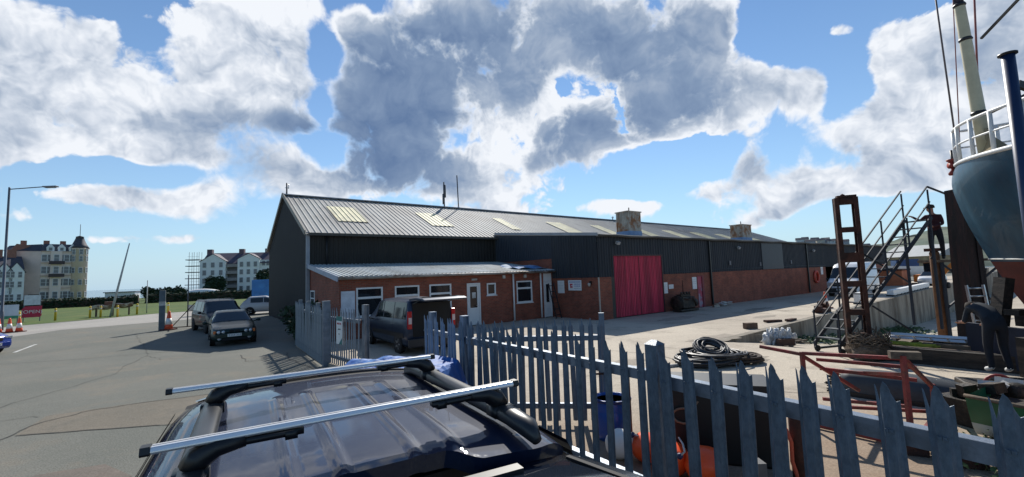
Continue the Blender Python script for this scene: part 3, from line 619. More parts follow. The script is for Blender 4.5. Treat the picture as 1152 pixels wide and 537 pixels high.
def door(par, s0, s1, z1, t=AF, pane=(.42, .92)):
    MB().b2((s0, t-.03, .02), (s0+.07, t+.08, z1)).b2((s1-.07, t-.03, .02), (s1, t+.08, z1)).b2((s0+.07, t-.03, z1-.07), (s1-.07, t+.08, z1)).build('door_frame', WHITE, par)
    w = s1-s0
    d = MB().b2((s0+.075, t+.0, .04), (s0+.19, t+.05, z1-.075)).b2((s1-.19, t+.0, .04), (s1-.075, t+.05, z1-.075)).b2((s0+.19, t+.0, .04), (s1-.19, t+.05, z1*pane[0])).b2((s0+.19, t+.0, z1*pane[1]), (s1-.19, t+.05, z1-.075)).build('door', WHITE, par)
    MB().b2((s0+.19, t+.02, z1*pane[0]), (s1-.19, t+.03, z1*pane[1])).build('glass', GLASS, d)
    MB().bar((s1-.15, t-.04, 1.05), (s1-.27, t-.04, 1.05), .025).bar((s1-.15, t-.04, 1.05), (s1-.15, t+.02, 1.05), .025).build('handle', ALU, d)
    return d
d = door(AN, -7.0, -6.18, 2.24)
MB().b2((-6.68, AF+.012, 1.45), (-6.45, AF+.018, 1.75)).build('door_notice', OFFW, d)
d = door(AN, -1.74, -1.12, 2.15); MB().b2((-1.74, AF-.02, 2.16), (-1.12, AF+.1, 2.62)).build('overdoor_panel', WHITE, AN)
for s in (-4.02, -2.02): MB().tube((s, AF-.10, .05), (s, AF-.10, 2.68), .05).build('downpipe', WHITE, AN)
MB().b2((-13.38, AF-.05, .9), (-12.78, AF-.01, 2.14)).build('white_panel', M('pale_panel', (.62, .64, .68), .5), AN)
for s in (-4.72, -3.22): MB().b2((s, AF-.10, 2.42), (s+.16, AF-.01, 2.60)).build('wall_box', OFFW, AN)
MB().b2((-6.72, AF-.12, 2.38), (-6.42, AF-.01, 2.48)).build('bulkhead_light', OFFW, AN)
# side window on the left end wall
w_ = T('window', None, None); w_.parent = AN
MB().b2((A0-.03, 8.55, 1.35), (A0+.05, 9.6, 1.42)).b2((A0-.03, 8.55, 2.08), (A0+.05, 9.6, 2.15)).b2((A0-.03, 8.55, 1.42), (A0+.05, 8.63, 2.08)).b2((A0-.03, 9.52, 1.42), (A0+.05, 9.6, 2.08)).b2((A0-.025, 8.63, 1.7), (A0+.04, 9.52, 1.76)).build('frame', WHITE, w_)
MB().b2((A0-.01, 8.63, 1.42), (A0-.004, 9.52, 2.08)).build('glass', GLASS, w_)
# blue sheeting lying on the annex roof end
o = MB(); o.grid(lambda a, b: (*wp(-3.4+2.2*a, AF+.2+1.9*b)[:2], 2.93+.12*b*1.9+.05*math.sin(9*a)+.06*math.sin(7*b+4*a)), 14, 10)
o = o.build('plastic_sheet', M('blue_sheeting', (.08, .20, .42), .8, 0, .3, 3, color2=(.35, .42, .5)), fix=False); sm = o.modifiers.new('s', 'SOLIDIFY'); sm.thickness = .01
tag(o, 'crumpled blue sheeting lying on the right end of the annex roof', 'sheeting')
# scaffold ladder leaning in front of the porch door
def ladder(name, label, L, w, n, mat, loc, rot, rung=.022):
    l = T(name, label, 'ladder', loc); l.rotation_euler = rot
    for sg in (-1, 1): MB().box((sg*w/2, 0, L/2), (.03, .07, L)).build('stile', mat, l)
    for i in range(n): MB().tube((-w/2, 0, (i+.6)*L/n), (w/2, 0, (i+.6)*L/n), rung, 6).build('rung', mat, l)
    return l
ladder('ladder', 'dark folding ladder leaning beside the white porch door', 2.1, .4, 6, M('dark_steel', (.04, .04, .045), .5, .4), wp(-1.5, AF-1.0, .0), (-.28, 0, RB))
# oil tank and clutter by the wall: old engine, debris
en = T('engine_block', 'black greasy old marine engine standing against the brick wall by the pink door', 'engine', wp(5.75, -.75, 0), RB); en.scale = (.85, .9, .9)
GREASE = M('greasy_iron', (.018, .015, .012), .6, .3, .5, 6, .6, 30, color2=(.06, .045, .03))
mb = MB(); mb.box((0, 0, .62), (1.5, .6, .75)).box((0, .1, 1.08), (1.2, .4, .18)).box((0, 0, .12), (2.2, .7, .14)); mb.build('block', GREASE, en, bevel=.04)
mb = MB(); mb.lathe([(.15, -.06), (.48, -.06), (.50, 0), (.48, .06), (.15, .06)], 20, (-1.02, 0, .62), 'X'); mb.build('flywheel', GREASE, en)
MB().lathe([(.28, -.1), (.3, 0), (.28, .25), (.12, .3)], 16, (.95, 0, .55), 'X').build('gearbox', GREASE, en)
for k in range(4): MB().tube((-.5+k*.33, -.05, 1.1), (-.5+k*.33, -.05, 1.32), .07).build('cylinder_head', GREASE, en)
MB().path([(-.6, -.32, .9), (-.2, -.40, .8), (.3, -.38, .95), (.7, -.34, .6), (.9, -.3, .35)], .04, 6).build('pipe', RUST, en)
MB().tube((.05, .15, 1.1), (.12, .2, 2.1), .03, 6).build('dipstick_pole', RUST, en)
de = MB()
for k in range(9):
    a = random.uniform(0, 3); de.box((random.uniform(-.9, .9), random.uniform(-.3, .3), .05+random.random()*.18), (random.uniform(.3, 1.1), random.uniform(.08, .3), .04), a, Matrix.Rotation(random.uniform(-.4, .4), 3, 'Y'))
o = de.build('debris_heap', OFFW); o.location = wp(10.9, -.55, .02); o.rotation_euler = (0, 0, RB); tag(o, 'small heap of white plastic and board offcuts against the wall past the pink door', 'debris')
o = MB().box((0, 0, .08), (.35, .3, .16)).box((.05, .05, .2), (.2, .2, .08)).build('rubble', RUSTL); o.location = wp(9.1, -.8, .01); tag(o, 'little orange lump of rubble at the foot of the pink door', 'rubble')

def at(px, py, Y):
    d = cam_dir(px, py); return Vector((0, 0, HC)) + d*(Y/d.y)

# ------------------------------------------------------------------ vehicles
def paint(name, c, metal=.35, rough=.28): return M(name, c, rough, metal*.5, .06, 2, coat=.22, spec=.3)
class Body:
    """car shell: x runs from the nose (0) to the tail (L), y across, z up"""
    def __init__(s, L, W, top, belt, zb=.28, wr=.78, nose=.82, tail=.9):
        s.L, s.W, s.top, s.belt, s.zb, s.wr, s.nose, s.tail = L, W, top, belt, zb, wr, nose, tail
    def interp(s, pts, x):
        if x <= pts[0][0]: return pts[0][1]
        for (a, za), (b, zb_) in zip(pts, pts[1:]):
            if x <= b:
                t = (x-a)/(b-a); return za+(zb_-za)*t
        return pts[-1][1]
    def half(s, x):
        zt = s.interp(s.top, x); bz = s.interp(s.belt, x); t = x/s.L
        e = min(1, (x/.55)) ; e2 = min(1, (s.L-x)/.45)
        w = s.W/2*(s.nose+(1-s.nose)*math.sin(e*math.pi/2))*(s.tail+(1-s.tail)*math.sin(e2*math.pi/2))
        bz = min(bz, zt-.03); cabin = max(0, min(1, (zt-bz)/.45))
        wr = w*(1-(1-s.wr)*cabin)
        return [(0, s.zb), (w*.86, s.zb), (w*.985, s.zb+.12), (w, (s.zb+bz)*.5), (w*.985, bz-.10), (w*.955, bz), (wr, zt-.055), (wr*.90, zt-.012), (wr*.5, zt+.008), (0, zt+.012)]
    def surf(s, x, u, side=1, off=0.0):
        h = s.half(x); n = len(h)-1; k = min(int(u*n), n-1); f = u*n-k
        a, b = h[k], h[k+1]; y = a[0]+(b[0]-a[0])*f; z = a[1]+(b[1]-a[1])*f
        if off:
            d = Vector((b[0]-a[0], b[1]-a[1])); 
            if d.length > 1e-6: nrm = Vector((d.y, -d.x)).normalized(); y += nrm.x*off; z += nrm.y*off
        return Vector((x, side*y, z))
    def shell(s, mat, par, n=44):
        mb = MB(); mb.smooth = True; vs = []; K = 10
        for i in range(n+1):
            x = s.L*i/n; h = s.half(x)
            ring = [(x, y, z) for y, z in h]+[(x, -y, z) for y, z in reversed(h[1:-1])]; vs += ring
        m = len(h)*2-2
        fs = [(i*m+j, i*m+(j+1) % m, (i+1)*m+(j+1) % m, (i+1)*m+j) for i in range(n) for j in range(m)]
        fs += [tuple(range(m)), tuple(n*m+j for j in range(m-1, -1, -1))]
        mb.add(vs, fs); return mb.build('body', mat, par)
    def panel(s, name, mat, par, x0, x1, u0, u1, side=1, off=.008, nx=8, nu=3, skew=0.0, skew2=0.0):
        mb = MB(); mb.smooth = True
        def fn(a, b):
            x = x0+(x1-x0)*a + skew*b*(1-a) + skew2*b*a
            return s.surf(x, u0+(u1-u0)*b, side, off)
        mb.grid(fn, nx, nu); return mb.build(name, mat, par, fix=False)
    def top_panel(s, name, mat, par, x0, x1, uedge=.68, off=.008, n=10):
        mb = MB(); mb.smooth = True
        def fn(a, b):
            x = x0+(x1-x0)*a; q = abs(2*b-1); return s.surf(x, 1-(1-uedge)*q, 1 if b > .5 else -1, 0)+Vector((-off*.7, 0, off))
        mb.grid(fn, n, 12); return mb.build(name, mat, par, fix=False)
def wheel(par, x, y, r, w=.2, spokes=5):
    side = 1 if y > 0 else -1
    wh = MB().lathe([(r*.62, -w/2), (r*.94, -w/2), (r, -w*.3), (r, w*.3), (r*.94, w/2), (r*.62, w/2)], 28, (0, 0, 0), 'Y').build('wheel', RUBBER, par); wh.location = (x, y, r)
    mb = MB(); mb.lathe([(r*.10, side*w*.5+.0), (r*.16, side*w*.44)], 12, (0, 0, 0), 'Y')
    for k in range(spokes):
        q = 2*math.pi*k/spokes; mb.bar((r*.08*math.cos(q), side*w*.42, r*.08*math.sin(q)), (r*.60*math.cos(q), side*w*.46, r*.60*math.sin(q)), r*.14, .03, up=(0, 1, 0))
    mb.lathe([(r*.56, side*w*.36), (r*.63, side*w*.49), (r*.66, side*w*.49), (r*.66, side*w*.3)], 24, (0, 0, 0), 'Y'); mb.build('rim', RIM, wh)
    MB().lathe([(r*.55, side*w*.15), (r*.55, side*w*.2)], 20, (0, 0, 0), 'Y').build('brake_disc', M('brake_dark', (.05, .05, .05), .6, .5), wh)
    return wh
def arches(par, B, xs, r):
    for x in xs:
        for sg in (-1, 1):
            wv = B.half(x)[3][0]
            MB().lathe([(.02, 0), (r+.07, 0), (r+.07, .02), (.02, .02)], 26, (0, 0, 0), 'Y').build('wheel_arch', DARK, par).location = (x, sg*(wv-.008) - (.01 if sg > 0 else .01), r+.01)
def mirrors(par, B, x, mat):
    for sg in (-1, 1):
        p = B.surf(x, .56, sg); q = p+Vector((-.03, sg*.18, .06))
        MB().bar(p, q, .04, .05).ico(q+Vector((0, sg*.05, .02)), .1, 2, 0, (.6, 1, .75)).build('wing_mirror', mat, par)
def plate(par, loc, rz, yellow=False, chars='BMN 195M'):
    pl = MB().box((0, 0, 0), (.52, .012, .115)).build('number_plate', M('plate_yellow', (.70, .50, .05), .5) if yellow else WHITE, par); pl.location = loc; pl.rotation_euler = (0, 0, rz)
    mb = MB()
    for k in range(7):
        mb.box((-.20+k*.066+(.02 if k > 3 else 0), -.008, 0), (.014, .004, .075)); mb.box((-.185+k*.066+(.02 if k > 3 else 0), -.008, .025-.02*(k % 3)), (.03, .004, .014))
    mb.build('registration', TXTK, pl); return pl

# --- dark green saloon in front, facing the camera
def saloon():
    c = T('saloon_car', 'dark green saloon car facing the camera in front of the people carrier', 'car', (-12.15, 19.1, 0), R(126))
    L, W_ = 4.45, 1.72
    B = Body(L, W_, [(0, .62), (.08, .70), (.5, .80), (1.35, .92), (2.05, 1.32), (2.35, 1.39), (3.0, 1.40), (3.35, 1.34), (3.95, 1.02), (4.35, .98), (4.45, .80)], [(0, .60), (1.3, .84), (3.9, .92), (4.45, .8)], .22, .74)
    pt = paint('dark_green_paint', (.008, .026, .022), .3, .35); B.shell(pt, c)
    B.top_panel('windscreen', GLASS, c, 1.42, 2.06, .66)
    for sg in (-1, 1):
        B.panel('side_window', GLASS, c, 1.75, 2.60, .575, .655, sg, skew=.22); B.panel('side_window', GLASS, c, 2.66, 3.45, .575, .655, sg, skew2=-.2)
    B.top_panel('rear_window', GLASS, c, 3.42, 3.88, .66)
    hl = M('headlamp_glass', (.50, .53, .55), .12, .4, .1, 8)
    for sg in (-1, 1):
        h = MB().box((.035, sg*.50, .60), (.05, .34, .13)).build('headlight', BLACK, c, bevel=.01)
        for dy in (-.09, .08): MB().lathe([(.02, -.035), (.065, -.03), (.07, 0)], 14, (.01, sg*.50+dy, .60), 'X').build('lamp', hl, h)
        MB().box((.05, sg*.72, .60), (.06, .10, .12)).build('indicator', M('amber_lens', (.65, .16, .03), .3), c)
        MB().lathe([(.01, -.02), (.075, -.018), (.08, .0)], 12, (-.01, sg*.55, .34), 'X').build('fog_lamp', hl, c)
    for sg in (-1, 1):
        MB().box((.02, sg*.105, .62), (.05, .18, .12)).build('grille', DARK, c, bevel=.012)
    MB().box((.01, 0, .44), (.10, 1.42, .20)).build('bumper', pt, c, bevel=.03)
    MB().box((-.045, 0, .29), (.03, .95, .09)).build('air_intake', DARK, c)
    plate(c, (-.055, 0, .455), -math.pi/2)
    for x in (.78, 3.5):
        for sg in (-1, 1): wheel(c, x, sg*(W_/2-.10), .31, .2)
    arches(c, B, (.78, 3.5), .31); mirrors(c, B, 1.62, pt)
    MB().bar((1.38, -.5, .945), (1.62, .05, 1.07), .02).bar((1.36, .1, .94), (1.60, .6, 1.05), .02).build('wiper', BLACK, c)
    MB().box((-.0, .5, .50), (.02, .01, .01)).build('badge', RIM, c)
    return c
saloon()
# --- dark people carrier behind it
def mpv():
    c = T('people_carrier', 'dark grey people carrier parked behind the green saloon, facing the camera', 'car', (-15.75, 24.3, 0), R(137))
    L, W_ = 4.6, 1.88
    B = Body(L, W_, [(0, .72), (.1, .86), (.85, 1.10), (1.75, 1.70), (2.2, 1.78), (4.0, 1.78), (4.4, 1.62), (4.6, 1.05)], [(0, .7), (.9, 1.02), (4.4, 1.08), (4.6, .9)], .25, .80)
    pt = paint('charcoal_paint', (.014, .014, .018), .3, .4); B.shell(pt, c)
    B.top_panel('windscreen', GLASS, c, .93, 1.72, .66)
    for sg in (-1, 1):
        B.panel('side_window', GLASS, c, 1.55, 2.35, .575, .66, sg, skew=.35); B.panel('side_window', GLASS, c, 2.42, 3.35, .575, .66, sg); B.panel('side_window', GLASS, c, 3.42, 4.15, .575, .66, sg, skew2=-.1)
        MB().box((.06, sg*.66, .78), (.12, .36, .15)).build('headlight', M('headlamp_glass', (.5, .53, .55), .12, .4), c, bevel=.02)
        B.panel('door_strip', RIM, c, 1.3, 3.9, .47, .49, sg, .012); MB().bar((1.8, sg*.70, 1.81), (4.0, sg*.70, 1.81), .03).build('roof_rail', BLACK, c)
    MB().box((.0, 0, .74), (.06, .7, .14)).build('grille', DARK, c, bevel=.02); MB().box((.0, 0, .42), (.10, 1.5, .26)).build('bumper', pt, c, bevel=.03); plate(c, (-.06, 0, .46), -math.pi/2)
    for x in (.88, 3.75):
        for sg in (-1, 1): wheel(c, x, sg*(W_/2-.11), .33, .21)
    arches(c, B, (.88, 3.75), .33); mirrors(c, B, 1.35, pt)
    MB().bar((2.1, 0, 1.79), (2.25, 0, 1.96), .015).build('aerial', BLACK, c)
mpv()
# --- blue van by the annex, tailgate open
def blue_van():
    c = T('panel_van', 'dark blue passenger van with its tailgate raised, parked nose-in to the brick annex', 'van')
    x0, y0, _ = wp(-12.7, 2.75); c.location = (x0+.75, y0+.45, 0); c.rotation_euler = (0, 0, RB-math.pi/2); c.scale = (1, 1, .97)
    L, W_ = 4.8, 1.88
    B = Body(L, W_, [(0, .80), (.12, .95), (.75, 1.15), (1.75, 1.84), (2.2, 1.93), (4.55, 1.93), (4.74, 1.86), (4.8, 1.5)], [(0, .78), (.8, 1.05), (4.7, 1.10), (4.8, 1.08)], .25, .84, .8, .97)
    pt = paint('navy_paint', (.022, .034, .062), .5, .3); B.shell(pt, c)
    B.top_panel('windscreen', GLASS, c, .85, 1.72, .66)
    for sg in (-1, 1):
        B.panel('side_window', GLASS, c, 1.45, 2.35, .575, .66, sg, skew=.38); B.panel('side_window', GLASS, c, 2.42, 3.42, .575, .66, sg); B.panel('side_window', GLASS, c, 3.48, 4.55, .575, .66, sg)
        B.panel('door_seam', DARK, c, 2.385, 2.40, .2, .58, sg, .006); B.panel('door_seam', DARK, c, 3.44, 3.455, .2, .58, sg, .006)
        B.panel('rubbing_strip', BLACK, c, 1.3, 4.5, .30, .36, sg, .012); B.panel('door_handle', BLACK, c, 2.15, 2.32, .51, .53, sg, .02)
    # open load bay at the tail
    MB().b2((4.795, -.72, .62), (4.815, .72, 1.80)).build('load_bay', DARK, c)
    MB().box((4.84, 0, .42), (.14, 1.80, .30)).build('rear_bumper', M('bumper_black', (.02, .02, .024), .5), c, bevel=.03)
    for sg in (-1, 1):
        tl = MB().box((4.80, sg*.83, 1.22), (.10, .15, .62)).build('tail_light', M('tail_red', (.45, .01, .015), .25), c, bevel=.02)
        MB().box((4.855, sg*.83, 1.20), (.012, .11, .22)).build('reversing_lens', M('pale_lens', (.6, .5, .5), .2), tl)
        MB().bar((4.80, sg*.70, 1.78), (5.35, sg*.66, 1.93), .025).build('gas_strut', BLACK, c)
    tg_ = MB(); tg_.grid(lambda a, b: (4.70+1.10*a, -.80+1.6*b, 1.955+.10*a-.22*a*a*a*0+ .05*math.sin(math.pi*b)), 8, 8).grid(lambda a, b: (4.70+1.10*a, -.80+1.6*b, 1.90+.06*a+.05*math.sin(math.pi*b)), 8, 8)
    tg_.smooth = True
    o = MB(); o.slab([(4.66, 1.90), (4.70, 1.965), (5.25, 2.02), (5.75, 2.0), (5.95, 1.95), (5.93, 1.90), (5.3, 1.93)], 'Y', -.80, .80)
    t = o.build('tailgate', pt, c, bevel=.02)
    MB().slab([(4.85, 1.985), (5.5, 2.026), (5.5, 2.032), (4.85, 1.995)], 'Y', -.66, .66).build('tailgate_glass', M('pale_reflecting_glass', (.05, .06, .07), .05, 0, .05, 1, coat=1, spec=1.0), t)
    MB().box((4.95, .15, .70), (.3, .5, .2)).build('load_sill', DARK, c)
    b = MB().ico((0, 0, 0), .10, 2, .5, (1.2, .9, .8), 4).build('carrier_bag', WHITE); b.location = c.matrix_basis @ Vector((4.93, -.2, .74)); tag(b, 'crumpled white bag on the rear sill of the blue van', 'bag')
    for x in (.88, 3.98):
        for sg in (-1, 1): wheel(c, x, sg*(W_/2-.10), .33, .21)
    arches(c, B, (.88, 3.98), .33); mirrors(c, B, 1.25, BLACK)
blue_van()
# --- white high-roof van at the far end of the yard
def white_van():
    c = T('delivery_van', 'white high-roofed van facing the camera at the far end of the yard', 'van', (25.3, 34.0, 0), 0)
    c.rotation_euler = (0, 0, R(36))
    L, W_ = 5.5, 2.06
    B = Body(L, W_, [(0, .95), (.1, 1.12), (.7, 1.32), (1.45, 2.20), (1.9, 2.52), (2.6, 2.62), (5.4, 2.62), (5.5, 2.5)], [(0, .9), (.8, 1.25), (5.5, 1.35)], .3, .88, .85, .98)
    pt = paint('van_white', (.72, .73, .74), 0, .3); B.shell(pt, c)
    B.top_panel('windscreen', GLASS, c, .78, 1.50, .68)
    for sg in (-1, 1):
        B.panel('side_window', GLASS, c, 1.30, 2.15, .575, .64, sg, skew=.3)
        MB().box((.05, sg*.74, .98), (.14, .34, .30)).build('headlight', M('headlamp_glass', (.5, .53, .55), .12, .4), c, bevel=.03)
    g = MB().box((-.0, 0, .96), (.06, 1.05, .30)).build('grille', DARK, c, bevel=.04); MB().box((-.035, 0, .98), (.02, .98, .03)).build('grille_bar', RIM, g)
    MB().box((.02, 0, .50), (.14, 1.96, .34)).build('bumper', BLACK, c, bevel=.05); plate(c, (-.06, 0, .55), -math.pi/2)
    for x in (.95, 4.45):
        for sg in (-1, 1): wheel(c, x, sg*(W_/2-.11), .35, .22)
    arches(c, B, (.95, 4.45), .35); mirrors(c, B, 1.15, BLACK)
white_van()
# --- car half hidden behind the corner of the shed, lorry, blue car at the left edge
def small_car(name, label, loc, rz, pt, z=1.45):
    c = T(name, label, 'car', loc, rz); L, W_ = 4.0, 1.72
    B = Body(L, W_, [(0, .65), (.1, .78), (.85, .96), (1.6, 1.38), (2.1, z), (3.3, z-.03), (3.75, 1.15), (4.0, .8)], [(0, .62), (.9, .88), (3.9, .95), (4.0, .8)], .22, .76)
    B.shell(pt, c); B.top_panel('windscreen', GLASS, c, .95, 1.6, .66); B.top_panel('rear_window', GLASS, c, 3.38, 3.72, .66)
    for sg in (-1, 1):
        B.panel('side_window', GLASS, c, 1.4, 2.2, .575, .655, sg, skew=.3); B.panel('side_window', GLASS, c, 2.26, 3.2, .575, .655, sg)
        MB().box((.06, sg*.6, .66), (.10, .32, .14)).build('headlight', M('headlamp_glass', (.5, .53, .55), .12, .4), c, bevel=.02)
    MB().box((.01, 0, .62), (.05, .7, .12)).build('grille', DARK, c, bevel=.02); MB().box((.0, 0, .40), (.08, 1.3, .18)).build('bumper', pt, c, bevel=.03); plate(c, (-.05, 0, .42), -math.pi/2)
    for x in (.78, 3.25):
        for sg in (-1, 1): wheel(c, x, sg*(W_/2-.10), .30, .2)
    arches(c, B, (.78, 3.25), .30); mirrors(c, B, 1.3, pt); return c
small_car('hatchback_car', 'silver white hatchback half hidden behind the corner of the dark shed', (-20.0, 39.6, 0), R(205), paint('silver_paint', (.42, .43, .45), .3, .35), 1.55)
bc = small_car('hatchback_car', 'bright blue car with white stripes cut off by the left edge', (-22.15, 18.75, 0), R(185), paint('bright_blue_paint', (.01, .035, .22), .2, .25), 1.4)
MB().box((.45, .42, .875), (.5, .10, .008)).box((.45, -.42, .875), (.5, .10, .008)).build('stripe', WHITE, bc)
lo = T('box_lorry', 'blue sheeted lorry behind the silver hatchback at the corner of the shed', 'lorry', (at(288, 340, 47).x, 47, 0), R(8))
MB().b2((0, -1.1, .9), (4.6, 1.1, 3.05)).build('load_box', M('tarpaulin_blue', (.02, .16, .42), .5, 0, .2, 1.0, color2=(.05, .25, .5)), lo, bevel=.05)
MB().b2((4.7, -1.05, .55), (6.3, 1.05, 2.5)).build('cab', M('lorry_navy', (.02, .05, .16), .4), lo, bevel=.12)
MB().b2((6.29, -.9, 1.5), (6.33, .9, 2.25)).build('windscreen', GLASS, lo)
MB().b2((.1, -.8, .45), (6.2, .8, .62)).build('chassis', BLACK, lo)
for x in (1.0, 5.4):
    for sg in (-1, 1): wheel(lo, x, sg*.95, .42, .26)

# --- foreground: roof of the car the photographer stands behind
def front_car():
    c = T('estate_car', 'glossy near-black car with roof bars and open tailgate filling the foreground', 'car', (-.575, 1.765, 0))
    c.rotation_euler = (0, 0, math.atan2(.514, .858))
    PT = M('midnight_blue_paint', (.012, .016, .030), .55, 0, .04, 3, coat=1.0, spec=.15)
    RG = M('roof_paint', (.008, .016, .045), .6, 0, .05, 3, coat=.78, spec=.1)
    nt_ = RG.node_tree; n_ = nt_.nodes.new('ShaderNodeTexNoise'); n_.inputs['Scale'].default_value = 9; n_.inputs['Detail'].default_value = 8; n_.inputs['Roughness'].default_value = .7
    m_ = nt_.nodes.new('ShaderNodeMapRange'); m_.inputs[1].default_value = .45; m_.inputs[2].default_value = .75; m_.inputs[3].default_value = .02; m_.inputs[4].default_value = .16; tc_ = nt_.nodes.new('ShaderNodeTexCoord')
    nt_.links.new(tc_.outputs['Object'], n_.inputs['Vector']); nt_.links.new(n_.outputs[0], m_.inputs[0]); nt_.links.new(m_.outputs[0], nt_.nodes['Principled BSDF'].inputs['Coat Roughness'])
    ZR = 1.955
    V0, V1 = -.27, 1.62
    def zroof(u, v):
        a = abs(u)
        z = ZR - .045*(a/.72)**2.4
        z -= .035*max(0, (v-1.0)/.62)**2
        z -= .045*max(0, (.10-v)/.42)**2.2
        if a > .66: z -= .30*((a-.66)/.14)**2*.22
        # pressed ribs running fore and aft
        for c0, w0 in ((-.29, .030), (-.13, .030), (.13, .030), (.29, .030)):
            d = (u-c0)/w0
            if abs(d) < 1 and -.22 < v < 1.12: 
                e = min(1, (v+.22)/.08, (1.12-v)/.08); z += .0085*e*(1-d*d)**1.0 
        d = 1 if (-.50 < u < .50) else 0
        return z
    us = [-.80, -.77, -.74, -.70, -.66, -.62]+[(-.60+i*.0125) for i in range(97)]+[.62, .66, .70, .74, .77, .80]
    vsn = [V0+(V1-V0)*i/90 for i in range(91)]
    mb = MB(); mb.smooth = True
    def vmap(u, v):
        # rear edge set forward in the middle, behind it the spoiler ends either side
        a = abs(u); q_ = max(0, min(1, (.36-a)/.13)); rec = .10*q_*q_*(3-2*q_) + .10*max(0, (a-.55)/.25)**2; k = max(0, min(1, (V0+.5-v)/.5)); return v + rec*k
    vs = [(u, vmap(u, v), zroof(u, vmap(u, v))) for v in vsn for u in us]; n = len(us)
    mb.add(vs, [(i*n+j, i*n+j+1, (i+1)*n+j+1, (i+1)*n+j) for i in range(len(vsn)-1) for j in range(n-1)])
    # spoiler lip turning down
    for j in range(n-1):
        a, b = vs[j], vs[j+1]; mb.add([a, b, (b[0], b[1]+.03, b[2]-.075), (a[0], a[1]+.03, a[2]-.075)], [(0, 1, 2, 3)])
    mb.build('roof', RG, c)
    # front band and windscreen header
    mb = MB(); mb.smooth = True
    mb.grid(lambda a, b: ((-.70+1.40*a), 1.60+.20*b-.10*abs(2*a-1)**3*1.0+.04, ZR-.015-.06*b-.045*abs(2*a-1)**2.4+.02*math.sin(b*math.pi)), 24, 5); mb.build('windscreen_header', PT, c)
    mb = MB(); mb.smooth = True; mb.grid(lambda a, b: ((-.74+1.48*a), 1.53+.09*b-.10*abs(2*a-1)**3, ZR-.012-.042*abs(2*a-1)**2.4-.018*1), 24, 2); mb.build('header_seal', DARK, c)
    mb = MB(); mb.smooth = True
    mb.grid(lambda a, b: ((-.78+1.56*a)*(1+.06*b), 1.80+.85*b-.08*abs(2*a-1)**3, ZR-.10-.50*b-.05*abs(2*a-1)**2.4), 20, 8); mb.build('windscreen', GLASS, c)
    mb = MB(); mb.smooth = True
    mb.grid(lambda a, b: ((-.84+1.68*a), 2.65+1.0*b, ZR-.62-.22*b-.05*abs(2*a-1)**2), 16, 8); mb.build('bonnet', PT, c)
    # body sides, windows
    for sg in (-1, 1):
        mb = MB(); mb.smooth = True
        prof = [(.775, ZR-.075), (.81, ZR-.10), (.825, ZR-.13)]
        mb.grid(lambda a, b: (sg*(.785+.035*b), V0+.06+(V1-V0+.10)*a, ZR-.085-.06*b-.03*max(0, a-.6)), 20, 3); mb.build('cant_rail', PT, c)
        mb = MB(); mb.smooth = True
        mb.grid(lambda a, b: (sg*(.825+.012*b), V0+.08+(V1-V0+.10)*a, ZR-.145-.03*b-.04*max(0, a-.6)), 20, 2); mb.build('window_seal', DARK, c)
        mb = MB(); mb.smooth = True
        mb.grid(lambda a, b: (sg*(.838+.115*b**.9), V0+.10+(V1-V0+.25*b)*a, ZR-.18-.46*b-.06*max(0, a-.6)), 20, 6); mb.build('side_window', M('tinted_side_glass', (.015, .02, .03), .04, 0, .05, 2, coat=1, spec=.9), c)
        mb = MB(); mb.smooth = True
        mb.grid(lambda a, b: (sg*(.955+.03*math.sin(b*2.2)), V0+.08+(V1-V0+1.9)*a, ZR-.645-.72*b), 24, 8); mb.build('door_panel', M('ground_reflection_paint', (.05, .052, .042), .3, .3, .1, 2, coat=.6), c)  # grey-green of the reflected ground is put into the door colour
        mb = MB(); mb.bar((sg*.965, V0+.1, ZR-.635), (sg*.965, V1+.6, ZR-.67), .03, .03); mb.build('waist_strip', BLACK, c)
        # roof rails
        sx = sg*.575
        mb = MB(); pts = [(sx, -.30+.06*0, ZR-.02), (sx, -.24, ZR+.015), (sx, -.10, ZR+.032), (sx, .6, ZR+.036), (sx, 1.20, ZR+.022), (sx, 1.36, ZR-.01), (sx, 1.42, ZR-.04)]
        mb.path(pts, [.02, .042, .046, .046, .046, .04, .02], 12)
        for q_ in range(len(mb.v)): mb.v[q_].z = mb.v[q_].z if mb.v[q_].z < ZR+.05 else ZR+.05+(mb.v[q_].z-ZR-.05)*.4
        mb.build('roof_rail', M('black_rail', (.02, .022, .025), .35, 0, .15, 6), c)
        MB().bar((sx-.012, -.2, ZR+.045), (sx-.012, 1.2, ZR+.052), .016, .012).build('rail_groove', DARK, c)
    # tyres and sills, unseen under the roof but part of the car
    for x_ in (.35, 3.0):
        for sg in (-1, 1):
            w = MB().lathe([(.2, -.1), (.33, -.1), (.345, 0), (.33, .1), (.2, .1)], 24, (0, 0, 0), 'X').build('wheel', RUBBER, c); w.location = (sg*.86, x_, .345)
    MB().b2((-.90, V0+.1, .25), (.90, 3.7, .42)).build('underbody', DARK, c)
    MB().b2((-.70, V0+.16, .5), (.70, V0+.20, ZR-.12)).build('boot_interior', DARK, c)
